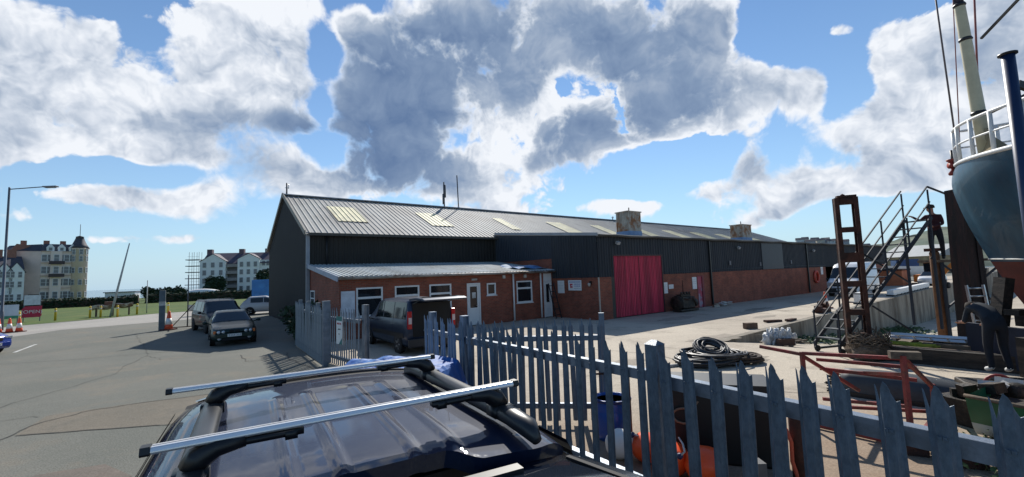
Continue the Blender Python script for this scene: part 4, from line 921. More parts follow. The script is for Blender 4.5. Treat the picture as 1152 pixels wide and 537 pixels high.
    # roof bars
    for v, du in ((.0, -.02), (.93, -.08)):
        mb = MB(); mb.slab([(v-.024, 2.090), (v-.017, 2.106), (v+.017, 2.106), (v+.024, 2.090), (v+.017, 2.082), (v-.017, 2.082)], 'X', -.66+du, .66+du)
        b = mb.build('roof_bar', M('brushed_bar', (.86, .86, .86), .30, .55, .04, 12), c, bevel=.004)
        MB().b2((-.655+du, v-.005, 2.104), (.655+du, v+.005, 2.1075)).build('bar_slot', M('bar_slot_grey', (.35, .35, .36), .5), b)
        for sg in (-1, 1):
            MB().slab([(v-.025, 2.088), (v-.018, 2.108), (v+.018, 2.108), (v+.025, 2.088), (v+.018, 2.080), (v-.018, 2.080)], 'X', sg*.66+du, sg*.685+du).build('end_cap', BLACK, b)
            f = MB(); f.smooth = True; x1 = sg*.575; x0 = sg*.30
            f.path([(x1, v, ZR+.05), (x1-sg*.02, v, ZR+.085), (x1-sg*.07, v, ZR+.11), (x1-sg*.15, v, ZR+.118)], [.042, .042, .034, .026], 8)
            f.box((x1-sg*.20, v, 2.068), (.26, .045, .02)).box((x1-sg*.29, v+.002, 2.062), (.04, .05, .03)); f.box((x1, v, ZR+.03), (.10, .09, .045))
            f.build('bar_foot', M('foot_black', (.008, .008, .009), .4), b)
    # raised tailgate behind the spoiler
    def tgp(u, w, off=0): return (u*(1-.04*w), -.25-.95*w, ZR-.10+.09*w-.05*abs(u)**2.2+off+.03*math.sin(w*2.6))
    mb = MB(); mb.smooth = True; mb.grid(lambda a, b: tgp(-.76+1.52*a, b), 20, 10).grid(lambda a, b: tgp(-.76+1.52*a, b, -.04), 20, 10); t = mb.build('tailgate', M('tailgate_paint', (.012, .014, .02), .2, .4, .04, 3, coat=1), c)
    mb = MB(); mb.smooth = True; mb.grid(lambda a, b: tgp(-.66+1.32*a, .12+.66*b, .008), 16, 8); mb.build('tailgate_glass', M('tinted_side_glass', (.015, .02, .03), .04, coat=1, spec=.9), t)
    mb = MB(); mb.bar(tgp(-.2, .10, .02), tgp(.45, .13, .02), .05, .02); mb.build('glass_frit', BLACK, t)
    for (a, b) in (((-.69, .1), (-.69, .8)), ((.69, .1), (.69, .8))): MB().bar(tgp(*a, .012), tgp(*b, .012), .02, .012).build('seal', DARK, t)
front_car()

# ------------------------------------------------------------------ palisade fences
def pale_mesh(h, w, name='pale', sharp=.16):
    """W-section pale: a pointed centre strip, two webs and two splayed side tips"""
    d = w*.22; q = w*.5; c = w*.20
    prof = [(-q, 0), (-q*.68, -d*.15), (-c, -d), (c, -d), (q*.68, -d*.15), (q, 0)]
    tops = [h-sharp*.85, h-sharp*1.05, h-sharp*.42, h-sharp*.42, h-sharp*.80, h-sharp*.72]
    vs = []; fs = []
    for (x, y), t in zip(prof, tops): vs += [(x, y, .06), (x, y, t)]
    for i in range(5): fs.append((2*i, 2*i+2, 2*i+3, 2*i+1))
    k = len(vs); vs += [(-c*.95, -d*1.05, h-sharp*.30), (-c*.25, -d*1.15, h), (c*.45, -d*1.12, h-sharp*.12), (c, -d*1.05, h-sharp*.34)]; fs.append((5, 7, k+3, k+2, k+1, k))   # centre spike
    k = len(vs); vs += [(-q*1.12, w*.10, h-sharp*.22), (-q*1.0, w*.08, h-sharp*.30)]; fs.append((1, 3, k+1, k))                                     # thin splayed prong
    for zb in (h-.33, .30):
        for dx in (-.012, .012):
            k = len(vs); x0 = dx-.009; x1 = dx+.009; vs += [(x0, -d*1.02, zb), (x1, -d*1.02, zb), (x1, -d*1.02, zb+.018), (x0, -d*1.02, zb+.018), (x0, -d*1.02-.012, zb), (x1, -d*1.02-.012, zb), (x1, -d*1.02-.012, zb+.018), (x0, -d*1.02-.012, zb+.018)]
            fs += [(k+4, k+5, k+6, k+7), (k, k+1, k+5, k+4), (k+1, k+2, k+6, k+5), (k+2, k+3, k+7, k+6), (k+3, k, k+4, k+7)]
    me = bpy.data.meshes.new(name); me.from_pydata(vs, [], fs); return me
def solid(o, t=.006):
    m = o.modifiers.new('thickness', 'SOLIDIFY'); m.thickness = t; m.offset = 0; return o
def fence(name, label, p0, p1, n, h, w, mat, z0=0.0, rails=((.30), (-.34)), post_at=(0, 1), group=None, rail_w=.06, pale_off=-.05, cat='fence', postw=.1, posth=None, jit=.01):
    p0 = Vector(p0); p1 = Vector(p1); d = p1-p0; L = d.length; rz = math.atan2(d.y, d.x)
    F = T(name, label, cat, (p0.x, p0.y, z0), rz, group)
    me = pale_mesh(h, w); me.materials.append(mat)
    for i in range(n):
        o = bpy.data.objects.new('pale', me); COL.objects.link(o); o.parent = F
        o.location = (L*(i+.5)/n, pale_off, random.uniform(-jit, jit)); o.rotation_euler = (random.uniform(-.02, .02), random.uniform(-.02, .02), random.uniform(-.08, .08)); solid(o)
        if random.random() < .25: o.rotation_euler[1] += random.uniform(-.03, .03)
    for zr in (h-.30, .34):
        MB().b2((0, -.02, zr-.006), (L, rail_w, zr)).b2((0, -.024, zr-rail_w*1.6), (L, -.016, zr-.0)).build('rail', GALVR, F)
    for a in post_at:
        ph = posth or h+.02; mb = MB(); x = L*a
        mb.b2((x-postw/2, rail_w, 0), (x+postw/2, rail_w+.012, ph)).b2((x-postw/2, rail_w+postw*.9, 0), (x+postw/2, rail_w+postw*.9+.012, ph)).b2((x-.006, rail_w+.012, 0), (x+.006, rail_w+postw*.9, ph)).b2((x-postw/2, rail_w, ph), (x+postw/2, rail_w+postw, ph+.015))
        mb.build('post', mat, F)
    return F
GALVR = M('rail_steel', (.20, .24, .30), .38, .35, .15, 6, .1, 50, color2=(.14, .17, .21))
# near run of fence, right of the parked car, in two bays either side of the box post
A_ = Vector((-.96, 8.03)); B_ = Vector((1.46, 4.78)); C_ = Vector((3.36, 1.86))
f1 = fence('palisade_fence', 'weathered grey palisade fence bay between the gate hinge and the square post, behind the car', A_, B_, 17, 1.82, .105, GALV, post_at=(), group='near palisade fence bays', rail_w=.07, jit=.015)
f2 = fence('palisade_fence', 'nearest weathered grey palisade fence bay running out at the right edge', B_+(C_-B_).normalized()*.10, C_, 13, 1.80, .135, GALV, post_at=(), group='near palisade fence bays', rail_w=.08, jit=.02, pale_off=-.06)
po = T('fence_post', 'tall square galvanised fence post in the middle of the near palisade fence', 'fence post', (1.50, 4.80, 0), math.atan2(-2.9, 1.9))
MB().b2((-.075, -.075, 0), (.075, .075, 1.80)).build('shaft', GALV, po, bevel=.006)
MB().add([(-.08, -.08, 1.80), (.08, -.08, 1.80), (.08, .08, 1.80), (-.08, .08, 1.80), (-.04, 0, 1.845), (.04, 0, 1.845)], [(0, 1, 5, 4), (1, 2, 5), (2, 3, 4, 5), (3, 0, 4), (3, 2, 1, 0)]).build('cap', GALV, po)
# gate leaf standing open behind it
G0, G1 = Vector((-1.02, 8.05)), Vector((1.52, 7.72))
fence('palisade_gate', 'wide palisade gate leaf standing open behind the near fence, parallel to the brick annex', G0, G1, 17, 1.80, .085, M('gate_steel', (.12, .16, .21), .42, .25, .2, 7), cat='gate', rail_w=.055, post_at=(1,), postw=.09, posth=1.86)
lt = T('gate_latch', 'small steel drop-bolt latch on the free end of the open gate leaf', 'latch', (1.44, 7.66, 0), 0)
MB().b2((-.14, -.02, .92), (.05, .01, .95)).b2((-.14, -.02, .84), (.05, .01, .87)).build('bracket', RUST, lt); MB().tube((-.10, -.03, .25), (-.10, -.03, 1.0), .014).build('bolt', RUST, lt)
# short return of fence towards the entrance
fence('palisade_fence', 'dense palisade return seen almost end on, left of the open gate leaf', (-1.86, 9.35), (-1.02, 8.12), 10, 1.83, .10, M('gate_steel2', (.16, .21, .29), .42, .25, .2, 7), post_at=(0, .97), group='entrance palisade fence runs', postw=.13, posth=1.86)
# left-hand side of the entrance: fence running back to the shed, and gate leaf with the sign
fence('palisade_fence', 'galvanised palisade fence running back beside the shed corner from the signed gate leaf', (-9.05, 18.3), (-5.95, 13.72), 30, 1.85, .115, M('gate_steel3', (.17, .21, .25), .42, .25, .15, 5), post_at=(.0, .35, .7, 1), group='entrance palisade fence runs', postw=.13)
fence('palisade_gate', 'palisade gate leaf carrying a green and white notice, left of the blue van', (-5.85, 13.9), (-4.28, 12.25), 15, 1.80, .07, GALVL, cat='gate', post_at=(1,), postw=.15, posth=1.9)
p_ = T('fence_post', 'stout galvanised gate post between the fence and the signed gate leaf', 'fence post', (-5.88, 13.72, 0), .6)
MB().b2((-.10, -.10, 0), (.10, .10, 1.98)).b2((-.11, -.11, 1.98), (.11, .11, 2.0)).build('shaft', GALVL, p_)
sg_ = T('gate_sign', 'upright white notice with green top and red lettering fixed to the palisade gate leaf', 'sign', (-5.17, 12.98, 1.16), math.atan2(-1.65, 1.57))
MB().box((0, 0, 0), (.42, .02, .80)).build('panel', WHITE, sg_)
TEAL = M('teal_print', (.02, .16, .15), .6)
MB().box((0, -.013, .34), (.42, .004, .13)).add([(.21, -.013, -.40), (.21, -.013, -.20), (-.02, -.013, -.40)], [(0, 1, 2)]).build('green_band', TEAL, sg_, fix=False)
text('VISITORS', .075, TXTR, sg_, Matrix.Translation((0, -.014, .19)) @ Matrix.Rotation(math.pi/2, 4, 'X'))
text('REPORT', .05, TXTK, sg_, Matrix.Translation((.02, -.014, .03)) @ Matrix.Rotation(math.pi/2, 4, 'X')); text('TO', .05, TXTK, sg_, Matrix.Translation((.0, -.014, -.11)) @ Matrix.Rotation(math.pi/2, 4, 'X'))

# ------------------------------------------------------------------ clutter in the yard
def hose_coil(loc, r, n, th, label, mat, seed, tilt=0):
    random.seed(seed); c = T('hose_coil', label, 'hose coil', loc); pts = []
    N_ = n*22
    for i in range(N_):
        a = 2*math.pi*i/22; rr = r*(.78+.20*math.sin(i*.061+seed)+.06*math.sin(i*.31)+.03*math.sin(i*1.3)); z = th + (i/N_)*th*2*n*.22 + random.uniform(0, th*.3)
        pts.append((rr*math.cos(a)+.06*math.sin(i*.13), rr*.92*math.sin(a), z+tilt*rr*math.sin(a)))
    MB().path(pts, th, 6).build('hose', mat, c); return c
HOSE = M('black_hose', (.014, .014, .015), .45, 0, .3, 8, color2=(.05, .05, .05))
hose_coil((5.45, 12.35, .0), .85, 18, .032, 'big flat coil of black hose lying on the yard concrete', HOSE, 3)
hose_coil((5.0, 12.05, .0), .7, 13, .032, 'loose lower coil of black hose spilling left of the big one', HOSE, 5)
hose_coil((5.50, 12.5, .22), .46, 13, .028, 'small round coil of hose stacked on top of the heap', M('grey_hose', (.05, .05, .052), .5, 0, .3, 8), 8, .45)
hose_coil((6.15, 12.2, .0), .55, 11, .035, 'rusty brown rope coil at the right end of the hose heap', M('brown_rope', (.05, .035, .025), .9, 0, .3, 8), 9)
hose_coil((4.45, 9.75, .0), .55, 9, .02, 'separate thin coil of dark cable nearer the palisade fence', HOSE, 12)
mb = MB()
mb.path([(2.9, 11.2, .03), (3.6, 11.7, .03), (4.3, 11.9, .04)], .05, 8); o = mb.build('pipe', OFFW); tag(o, 'short pale plastic pipe poking out left of the hose heap', 'pipe')
ba = T('blue_barrel', 'open topped blue plastic barrel behind the palisade fence', 'barrel', (1.49, 7.1, 0))
MB().lathe([(.26, 0), (.275, .04), (.29, .15), (.285, .17), (.29, .19), (.295, .42), (.288, .44), (.295, .46), (.285, .57), (.29, .60), (.29, .62), (.262, .62), (.262, .2)], 28).build('drum', M('barrel_blue', (.008, .075, .34), .35, 0, .15, 4), ba)
MB().lathe([(.30, .58), (.305, .60), (.30, .62), (.285, .62), (.285, .58)], 28).build('rim_hoop', M('rim_blue', (.005, .02, .12), .4), ba)
def buoy(loc, r, label, mat=ORANGE, rot=(0, 0, 0)):
    b = T('buoy', label, 'buoy', loc, 0, 'fender buoys behind the fence'); b.rotation_euler = rot
    MB().lathe([(.02, -r), (r*.55, -r*.88), (r*.88, -r*.5), (r, 0), (r*.92, r*.42), (r*.62, r*.85), (r*.30, r*1.15), (r*.16, r*1.25)], 24).build('body', mat, b)
    MB().lathe([(r*.16, r*1.2), (r*.18, r*1.3), (r*.14, r*1.5), (.01, r*1.52)], 14).build('eye_boss', M('buoy_boss', (.02, .03, .10), .5), b)
    MB().path([(0, 0, r*1.45), (r*.3, 0, r*1.6), (r*.7, .05, r*1.2), (r*1.1, .1, r*.4)], .012, 6).build('lanyard', OFFW, b); return b
buoy((1.40, 6.30, .2), .2, 'white teardrop fender buoy under the blue barrel', WHITE, (.6, .7, 0))
buoy((1.72, 6.15, .2), .2, 'orange buoy beside the white one, furthest left of the orange buoys', ORANGE, (1.2, .5, 0))
buoy((1.93, 5.75, .21), .21, 'orange buoy just right of the square fence post', ORANGE, (1.0, -.6, .4))
buoy((2.22, 5.5, .22), .22, 'orange buoy nearest the camera against the black crate', ORANGE, (.9, .8, 1.2))
bc_ = T('black_crate', 'large black plastic tank with coiled rope on its side behind the fence', 'tank', (2.72, 5.98, 0), R(-18))
MB().b2((-.72, -.03, .0), (.62, .62, 1.03)).build('tank', M('black_tank', (.006, .006, .007), .5, 0, .3, 3), bc_, bevel=.04)
MB().b2((-.74, -.05, .98), (.64, .64, 1.05)).build('rim', BLACK, bc_)
MB().path([(-.5+.13*math.cos(q*.5), -.05-.01*(q % 3), .62+.10*math.sin(q*.5)) for q in range(30)], .014, 6).path([(-.30, -.06, .82), (-.42, -.06, .66), (-.36, -.06, .5), (-.42, -.06, .3), (-.36, -.07, .1)], .013, 6).build('rope', M('rope_tan', (.22, .14, .09), .9), bc_)
o = MB().path([(3.02, 5.1, .75), (3.08, 5.12, .6), (3.06, 5.1, .4), (3.14, 5.12, .15), (3.1, 5.0, .03)], .022, 7).build('orange_hose', M('orange_line', (.55, .09, .04), .6)); tag(o, 'orange-red hose hanging down in front of the black tank', 'hose')
o = MB().lathe([(.085, 0), (.085, .86), (.07, .90), (.01, .91)], 14, (3.18, 5.15, 0)).build('steel_pipe', RUST); tag(o, 'upright rusty brown pipe with rounded top beside the black tank', 'pipe')
o = MB().box((2.62, 5.05, .22), (.16, .16, .44)).build('concrete_stub', M('grey_stub', (.12, .12, .12), .8)); tag(o, 'short grey stub post in front of the black tank', 'stub post')
o = MB().lathe([(.045, 0), (.045, 1.05), (.03, 1.08), (.01, 1.08)], 10, (1.62, 6.6, 0)).build('steel_pipe', RUST); tag(o, 'thin rusty post standing in front of the blue barrel', 'pipe')
# red steel trestle frame
fr = T('red_trestle', 'red painted steel trestle frame standing on the gravel behind the near fence', 'trestle', (0, 0, 0))
def bars(par, name, lst, w, mat):
    for a, b in lst: MB().bar(a, b, w).build(name, mat, par)
FL, FR, RL, RR_ = (4.66, 7.25), (5.40, 6.22), (5.62, 7.86), (6.88, 7.42)
bars(fr, 'leg', [((*FL, 0), (*FL, 1.18)), ((*FR, 0), (*FR, 1.28)), ((*RL, 0), (*RL, .72)), ((*RR_, 0), (*RR_, .55))], .055, REDP)
bars(fr, 'rail', [((*FL, 1.16), (5.55, 6.42, 1.20)), ((*FL, .05), (*FR, .05)), ((4.2, 7.65, 1.22), (*FL, 1.14)), ((5.05, 7.5, 1.0), (6.05, 6.75, .98)), ((5.1, 7.5, .85), (5.9, 6.6, .84)), ((*RL, .70), (*FR, 1.02)), ((*FL, 1.12), (5.75, 7.55, .45)), ((*FR, 1.25), (*RR_, .50)), ((*RL, .10), (*RR_, .10)), ((*FR, .06), (*RR_, .06)), ((5.1, 7.5, .35), (6.2, 7.1, .30))], .05, REDP)
MB().box((5.46, 6.26, 1.28), (.34, .12, .10), R(-25)).build('timber_pad', TIMB, fr)
MB().box((5.30, 6.12, .12), (.30, .20, .22), R(-25)).build('foot_block', RUST, fr)
o = MB().box((5.62, 5.72, .09), (.34, .22, .18), R(-20)).build('steel_offcut', RUST); tag(o, 'rusty square steel offcut lying in front of the red frame', 'steel offcut')
o = MB().ico((5.75, 6.15, .12), .2, 2, .4, (1.3, .7, .6), 3).build('scrap_iron', RUST); tag(o, 'lump of rusty scrap iron right of the red frame foot', 'scrap')
# upturned black rubber boat beyond the frame
ub = T('black_dinghy', 'long rounded black rubber pontoon lying upturned behind the red frame', 'dinghy', (6.35, 8.95, 0), math.atan2(-1.75, 1.55))
mb = MB(); mb.smooth = True
def ubf(a, b):
    x = 2.35*a; k = math.sin(math.pi*min(1, .18+.64*a+.1))**.4 if a > .0 else .5; e = max(0, (a-.7)/.3); q = math.pi*b
    return (x, .36*math.cos(q)*k+.32, (.50-.14*e*e)*math.sin(q)**.55*k)
mb.grid(ubf, 20, 14); mb.build('hull_tube', M('worn_rubber', (.035, .04, .045), .5, 0, .3, 4), ub)
MB().box((1.2, .32, .04), (2.5, .74, .10)).build('skirt', BLACK, ub)
mb = MB()
for k in range(70):
    q = random.uniform(0, math.pi); r = random.uniform(.1, .36); mb.bar((0, .32+r*math.cos(q), r*1.3*math.sin(q)), (-.12-random.random()*.05, .32+r*1.15*math.cos(q)+random.uniform(-.03, .03), r*1.4*math.sin(q)), .02)
mb.build('bristle_end', BLACK, ub)
# small debris along the wall top and its foot
o = MB().box((0, 0, .12), (.5, .25, .24)).build('breeze_block', M('brown_block', (.13, .085, .06), .9, 0, .3, 6)); o.location = wp(.25, -7.2, .01); o.rotation_euler = (0, 0, .1); tag(o, 'brown concrete block on the yard near the end of the retaining wall', 'block')
for (s, t, l, a, lab) in ((3.0, -6.9, .9, .1, 'longer rusty plank on the wall top beyond the brown block'), (3.9, -7.3, .95, .5, 'second rusty plank crossing the retaining wall top')):
    o = MB().box((0, 0, .05), (l, .2, .09)).build('plank', RUST); o.location = wp(s, t, .015); o.rotation_euler = (0, .03, a+.2); tag(o, lab, 'plank', 'planks on the retaining wall')
rm = T('rusty_winch', 'heap of rusty winch gear on the retaining wall by the orange cone', 'winch', wp(8.6, -7.0, .01), .6)
MB().box((0, 0, .1), (1.1, .4, .18)).build('bed', RUST, rm); MB().lathe([(.22, -.2), (.12, -.18), (.12, .18), (.22, .2)], 16, (.1, 0, .38), 'Y').build('drum', RUST, rm); MB().bar((-.5, .1, .15), (.2, -.1, .75), .08).box((-.5, 0, .25), (.3, .3, .25)).build('gear', M('dark_rust', (.05, .02, .015), .9), rm)
def cone(loc, h, label, group=None, mat=None, extra=0):
    c = T('traffic_cone', label, 'traffic cone', loc, 0, group); k = h/.75
    MB().lathe([(.145*k, .04*k), (.12*k, .18*k), (.045*k, .70*k), (.03*k, .75*k)], 18).build('cone', CONER, c)
    MB().b2((-.2*k, -.2*k, 0), (.2*k, .2*k, .045*k)).build('base', M('cone_base', (.10, .025, .02), .7), c)
    MB().lathe([(.118*k, .22*k), (.082*k, .46*k), (.08*k, .46*k)], 18).build('white_band', WHITE, c); return c
cone((18.3, 25.9, 0.01), .95, 'orange cone standing on the wall top near the white van')
bg_ = T('refuse_sacks', 'torn white sacks slumped round a brown box at the foot of the wall', 'sacks', (9.35, 15.75, -.18)); bg_.scale = (.72, .72, .72)
mb = MB(); 
for k in range(5): mb.ico((-.45+.24*k, random.uniform(-.1, .15), .28+random.uniform(-.06, .08)), .27, 3, 1.1, (.8, .6, 1.3), k*3)
mb.build('sack', M('white_sack', (.55, .57, .58), .6, 0, .2, 5), bg_); MB().box((.12, -.32, .14), (.75, .3, .32)).build('box', M('brown_box', (.10, .06, .045), .9), bg_)
for k, (u, l, n_) in enumerate(((3.6, .6, 5), (5.2, .5, 4), (2.0, .7, 4))):
    mb = MB()
    for i in range(n_): mb.box((random.uniform(-.6, .6), random.uniform(-.25, .25), .04+.03*i), (random.uniform(.3, .9), .08, .04), random.uniform(0, 3))
    o = mb.build('driftwood', TIMB); x, y = slip_uv(u, l); o.location = (x, y, gz(x, y)); tag(o, ['loose boards left of the white sacks below the wall', 'loose boards right of the white sacks below the wall', 'loose boards at the very end of the wall'][k], 'boards')
# weeds on the slip at the wall foot
def leaves(mb, c, r, n, size, flat=.5):
    for _ in range(n):
        d = Vector((random.gauss(0, 1), random.gauss(0, 1), random.gauss(0, 1))).normalized()*(random.random()**.45)
        p = Vector(c)+Vector((d.x*r[0], d.y*r[1], d.z*r[2])); a = Vector((random.gauss(0, 1), random.gauss(0, 1), random.gauss(0, 1)*flat)).normalized(); b = a.orthogonal().normalized(); s_ = size*random.uniform(.6, 1.4)
        mb.add([p-a*s_, p-b*s_*.5, p+a*s_, p+b*s_*.5], [(0, 1, 2, 3)])
mb = MB()
for k in range(260):
    u = random.uniform(6, 26); l = .2+random.random()**2*2.2; x, y = slip_uv(u, l); leaves(mb, (x, y, gz(x, y)+.12), (.3, .3, .22), 9, .09)
for k in range(40):
    u = random.uniform(4.0, 7); l = .15+random.random()*.5; x, y = slip_uv(u, l); leaves(mb, (x, y, gz(x, y)+.05), (.2, .2, .08), 8, .05)
o = mb.build('weeds', GREEN, fix=False); tag(o, 'green weeds growing along the foot of the retaining wall', 'weeds', kind='stuff')
mb = MB()
for k in range(160): x = random.uniform(5.4, 8.0); y = random.uniform(4.9, 6.3); leaves(mb, (x, y, .12), (.12, .12, .16), 10, .045, 2)
o = mb.build('weeds', GREEN, fix=False); tag(o, 'green weeds growing under the green boat at the right', 'weeds', kind='stuff')

# ------------------------------------------------------------------ slipway gear and the big boat
tr = T('steel_tower', 'rusty ladder-like steel lattice column standing before the access stairs', 'steel column', (9.36, 12.1, 0), R(-20))
TW, TH = .44, 4.42
for sg in (-1, 1):
    m_ = MB(); x = sg*TW/2; m_.b2((x-.055, -.10, 0), (x+.055, -.085, TH)).b2((x-.055, .085, 0), (x+.055, .10, TH)).b2((x-.008+sg*.04, -.085, 0), (x+.008+sg*.04, .085, TH)); m_.build('stanchion', RUST, tr)
for z, h in ((.6, .18), (1.25, .16), (2.02, .16), (2.75, .26), (3.52, .14), (4.32, .18)):
    MB().box((0, 0, z), (TW-.1, .17, h)).build('cross_plate', RUST, tr)
MB().box((.02, -.02, 4.45), (.45, .16, .06)).ico((-.05, 0, 4.47), .07, 1, .5).build('cap_plate', RUST, tr)
nt_ = MB(); random.seed(5)
for k in range(60):
    a = random.uniform(0, 6.28); r = random.uniform(.25, .5); pts = [(r*math.cos(a+i*.5)+random.uniform(-.05, .05), r*.8*math.sin(a+i*.5), .12+.5*random.random()*(1-abs(i-3)/4)+.25) for i in range(7)]; nt_.path(pts, .012, 5)
nt_.ico((0, 0, .30), .42, 3, .5, (1.1, .9, .75), 2); o = nt_.build('fishing_net', M('old_net', (.13, .10, .075), .95, 0, .4, 9, .8, 40)); o.location = (9.42, 11.85, 0); tag(o, 'bundle of old brown netting piled round the foot of the lattice column', 'net')

STEEL = M('dark_blue_steel', (.014, .022, .036), .7, 0, .2, 6)
st = T('access_stairs', 'tall dark steel mobile access stairs with handrails leading up to the boat', 'stairs', (9.22, 12.65, 0), math.atan2(1.1, 4.1))
run, rise, sw = 4.25, 3.95, .75
for y in (0, sw):
    MB().bar((0, y, .25), (run, y, rise), .04, .11).build('stringer', STEEL, st)
    MB().bar((0, y, 1.15), (run-.05, y, rise+.98), .035).build('handrail', STEEL, st); MB().bar((.1, y, .75), (run, y, rise+.5), .03).build('mid_rail', STEEL, st)
    for k in range(5): x = .05+run*k/4.1; z = .25+(rise-.25)*x/run; MB().bar((x, y, z), (x, y, z+.93), .035).build('baluster', STEEL, st)
    MB().bar((run-.1, y, rise), (run-.1, y, .5 if y else .45), .06).build('rear_leg', STEEL, st)
    MB().bar((0, y, .08), (1.2, y, .08), .06).bar((.9, y, .1), (.95, y, 1.0), .04).bar((.0, y, .08), (0, y, .3), .06).build('base_frame', STEEL, st)
    for x in (.0, 1.1): MB().lathe([(.02, -.03), (.09, -.03), (.09, .03), (.02, .03)], 14, (x, y-.06, .09), 'Y').build('castor', RUBBER, st)
for k in range(15): x = .15+run*k/15; MB().box((x, sw/2, .25+(rise-.25)*x/run+.03), (.24, sw-.06, .03)).build('tread', M('tread_grating', (.09, .10, .11), .6, .3), st)
MB().bar((run-.05, 0, rise+.98), (run+1.5, 0, rise+.55), .045).build('handrail', STEEL, st)
MB().bar((1.4, 0, 1.3), (3.2, 0, .3), .04).bar((2.2, sw, 2.9), (4.1, sw, 1.9), .04).bar((2.0, sw, 3.0), (3.9, sw, 2.0), .04).build('brace', STEEL, st)

CR = math.atan2(-2.02, 1.60)
cr = T('slip_cradle', 'dark timber and steel boat cradle platform on the slipway under the big boat', 'cradle', (9.50, 12.0, 0), CR)
TAR = M('tarred_timber', (.022, .018, .015), .85, 0, .3, 3, .4, 30, color2=(.06, .045, .035), stretch=(.4, 3, 3))
MB().b2((0, -.02, -.05), (7.2, .22, .38)).build('beam', TAR, cr)
MB().b2((.1, 2.6, -.9), (8.2, 2.9, .34)).build('beam', TAR, cr)
MB().b2((0.05, .23, .28), (7.2, .33, .385)).build('edge_rail', M('worn_edge', (.16, .11, .08), .8, 0, .3, 4), cr)
for k in range(16): MB().b2((.3+k*.46, .36, .18), (.3+k*.46+.28, 2.58, .30+.02*(k % 2))).build('deck_plank', TIMB, cr)
for (x, y, l, a) in ((1.3, .75, 5.5, .01), (1.9, 1.35, 5.0, -.02), (.9, 2.1, 3.2, .05), (2.8, 1.9, 4.5, -.03)):
    o = MB().box((0, 0, .06), (l, .2, .12)).build('baulk', TIMB if y < 2 else RUST); o.location = cr.matrix_basis @ Vector((x+l/2-.3, y, .325)); o.rotation_euler = (0, 0, CR+a)
    tag(o, {5.5: 'longest grey timber baulk along the front of the cradle deck', 5.0: 'second timber baulk just behind the longest one', 3.2: 'short rusty baulk at the left rear of the cradle deck', 4.5: 'brown rusty baulk at the middle rear of the cradle deck'}[l], 'baulk', 'baulks lying on the cradle')
def from_cr(x, y, z): return cr.matrix_basis @ Vector((x, y, z))
l1 = ladder('ladder', 'aluminium ladder lying flat along the cradle deck', 3.6, .36, 11, ALU, from_cr(.25, 1.05, .52), (math.pi/2, 0, CR-math.pi/2))
l1.rotation_euler = (0, 0, 0); l1.matrix_basis = Matrix.Translation(from_cr(.25, 1.05, .54)) @ Matrix.Rotation(CR, 4, 'Z') @ Matrix.Rotation(R(90), 4, 'Y') @ Matrix.Rotation(R(68), 4, 'Z')
o = MB(); random.seed(11)
for k in range(26): o.path([(i*.32+random.uniform(-.1, .1), .32+k*.018+random.uniform(-.05, .05), .33+random.random()*.10) for i in range(5)], .014, 5)
o = o.build('green_rope', M('yellow_green_rope', (.22, .26, .04), .8, 0, .3, 6)); o.location = (9.50, 12.0, .02); o.rotation_euler = (0, 0, CR); tag(o, 'bundle of yellow-green rope along the left front of the cradle', 'rope')
for (x, y, lab) in ((11.55, 14.2, 'left of two grey pulley sheaves standing behind the cradle'), (12.25, 14.3, 'right of two grey pulley sheaves, the larger one behind the cradle')):
    s_ = T('pulley_sheave', lab, 'pulley', (x, y, gz(x, y)), R(10), 'pulley sheaves'); r = .33 if x > 12 else .27
    MB().lathe([(.05, -.06), (r*.8, -.05), (r, -.07), (r*.9, 0), (r, .07), (r*.8, .05), (.05, .06)], 24, (0, 0, r), 'Y').build('wheel', GALVL, s_)
    MB().tube((0, -.12, r), (0, .12, r), .05).bar((0, -.1, r), (0, -.1, 0), .06).build('axle', STEEL, s_)
# tall timber dolphin post by the bow with a ladder against it
px_, py_ = 13.22, 12.75
o = MB(); o.slab([(-.28, 0), (.30, 0), (.20, 5.0), (-.16, 5.0)], 'Y', -.25, .25); o.box((-.2, -.27, 2.0), (.06, .03, 4.0)).box((.1, -.265, 2.0), (.06, .02, 4.0))
o = o.build('mooring_post', M('tarred_post', (.016, .010, .009), .8, 0, .4, 3, .5, 20, color2=(.04, .015, .012), stretch=(3, 3, .5))); o.location = (px_, py_, -.35); tag(o, 'thick tarred dark timber post standing beside the bow of the big boat', 'post')
ladder('ladder', 'short aluminium ladder leaning upright against the thick dark post', 1.55, .42, 7, ALU, (12.78, 12.05, .32), (-.10, 0, R(-6)))
rp = T('rusty_post', 'slim rusty orange post under the boarding platform', 'post', (13.85, 14.35, gz(13.85, 14.35)), 0)
MB().lathe([(.14, 0), (.13, 3.4), (.10, 3.45)], 12).build('shaft', M('rust_brown', (.16, .075, .035), .85, 0, .35, 5, .3), rp); MB().box((0, 0, 3.5), (.34, .34, .1)).build('cap', RUST, rp)
pf = T('boarding_platform', 'small timber boarding platform on steel struts where the man stands', 'platform', (14.75, 14.45, 2.55), R(-4))
MB().box((0, 0, .0), (1.9, .9, .08)).build('deck', TIMB, pf)
for x in (-.85, .0, .85): MB().bar((x, -.35, -.04), (x, -.35, -3.4), .07).build('leg', STEEL, pf)
MB().bar((-.85, -.36, -.1), (.85, -.36, -1.6), .05).bar((-.85, -.36, -1.5), (.85, -.36, -.2), .05).build('brace', STEEL, pf)

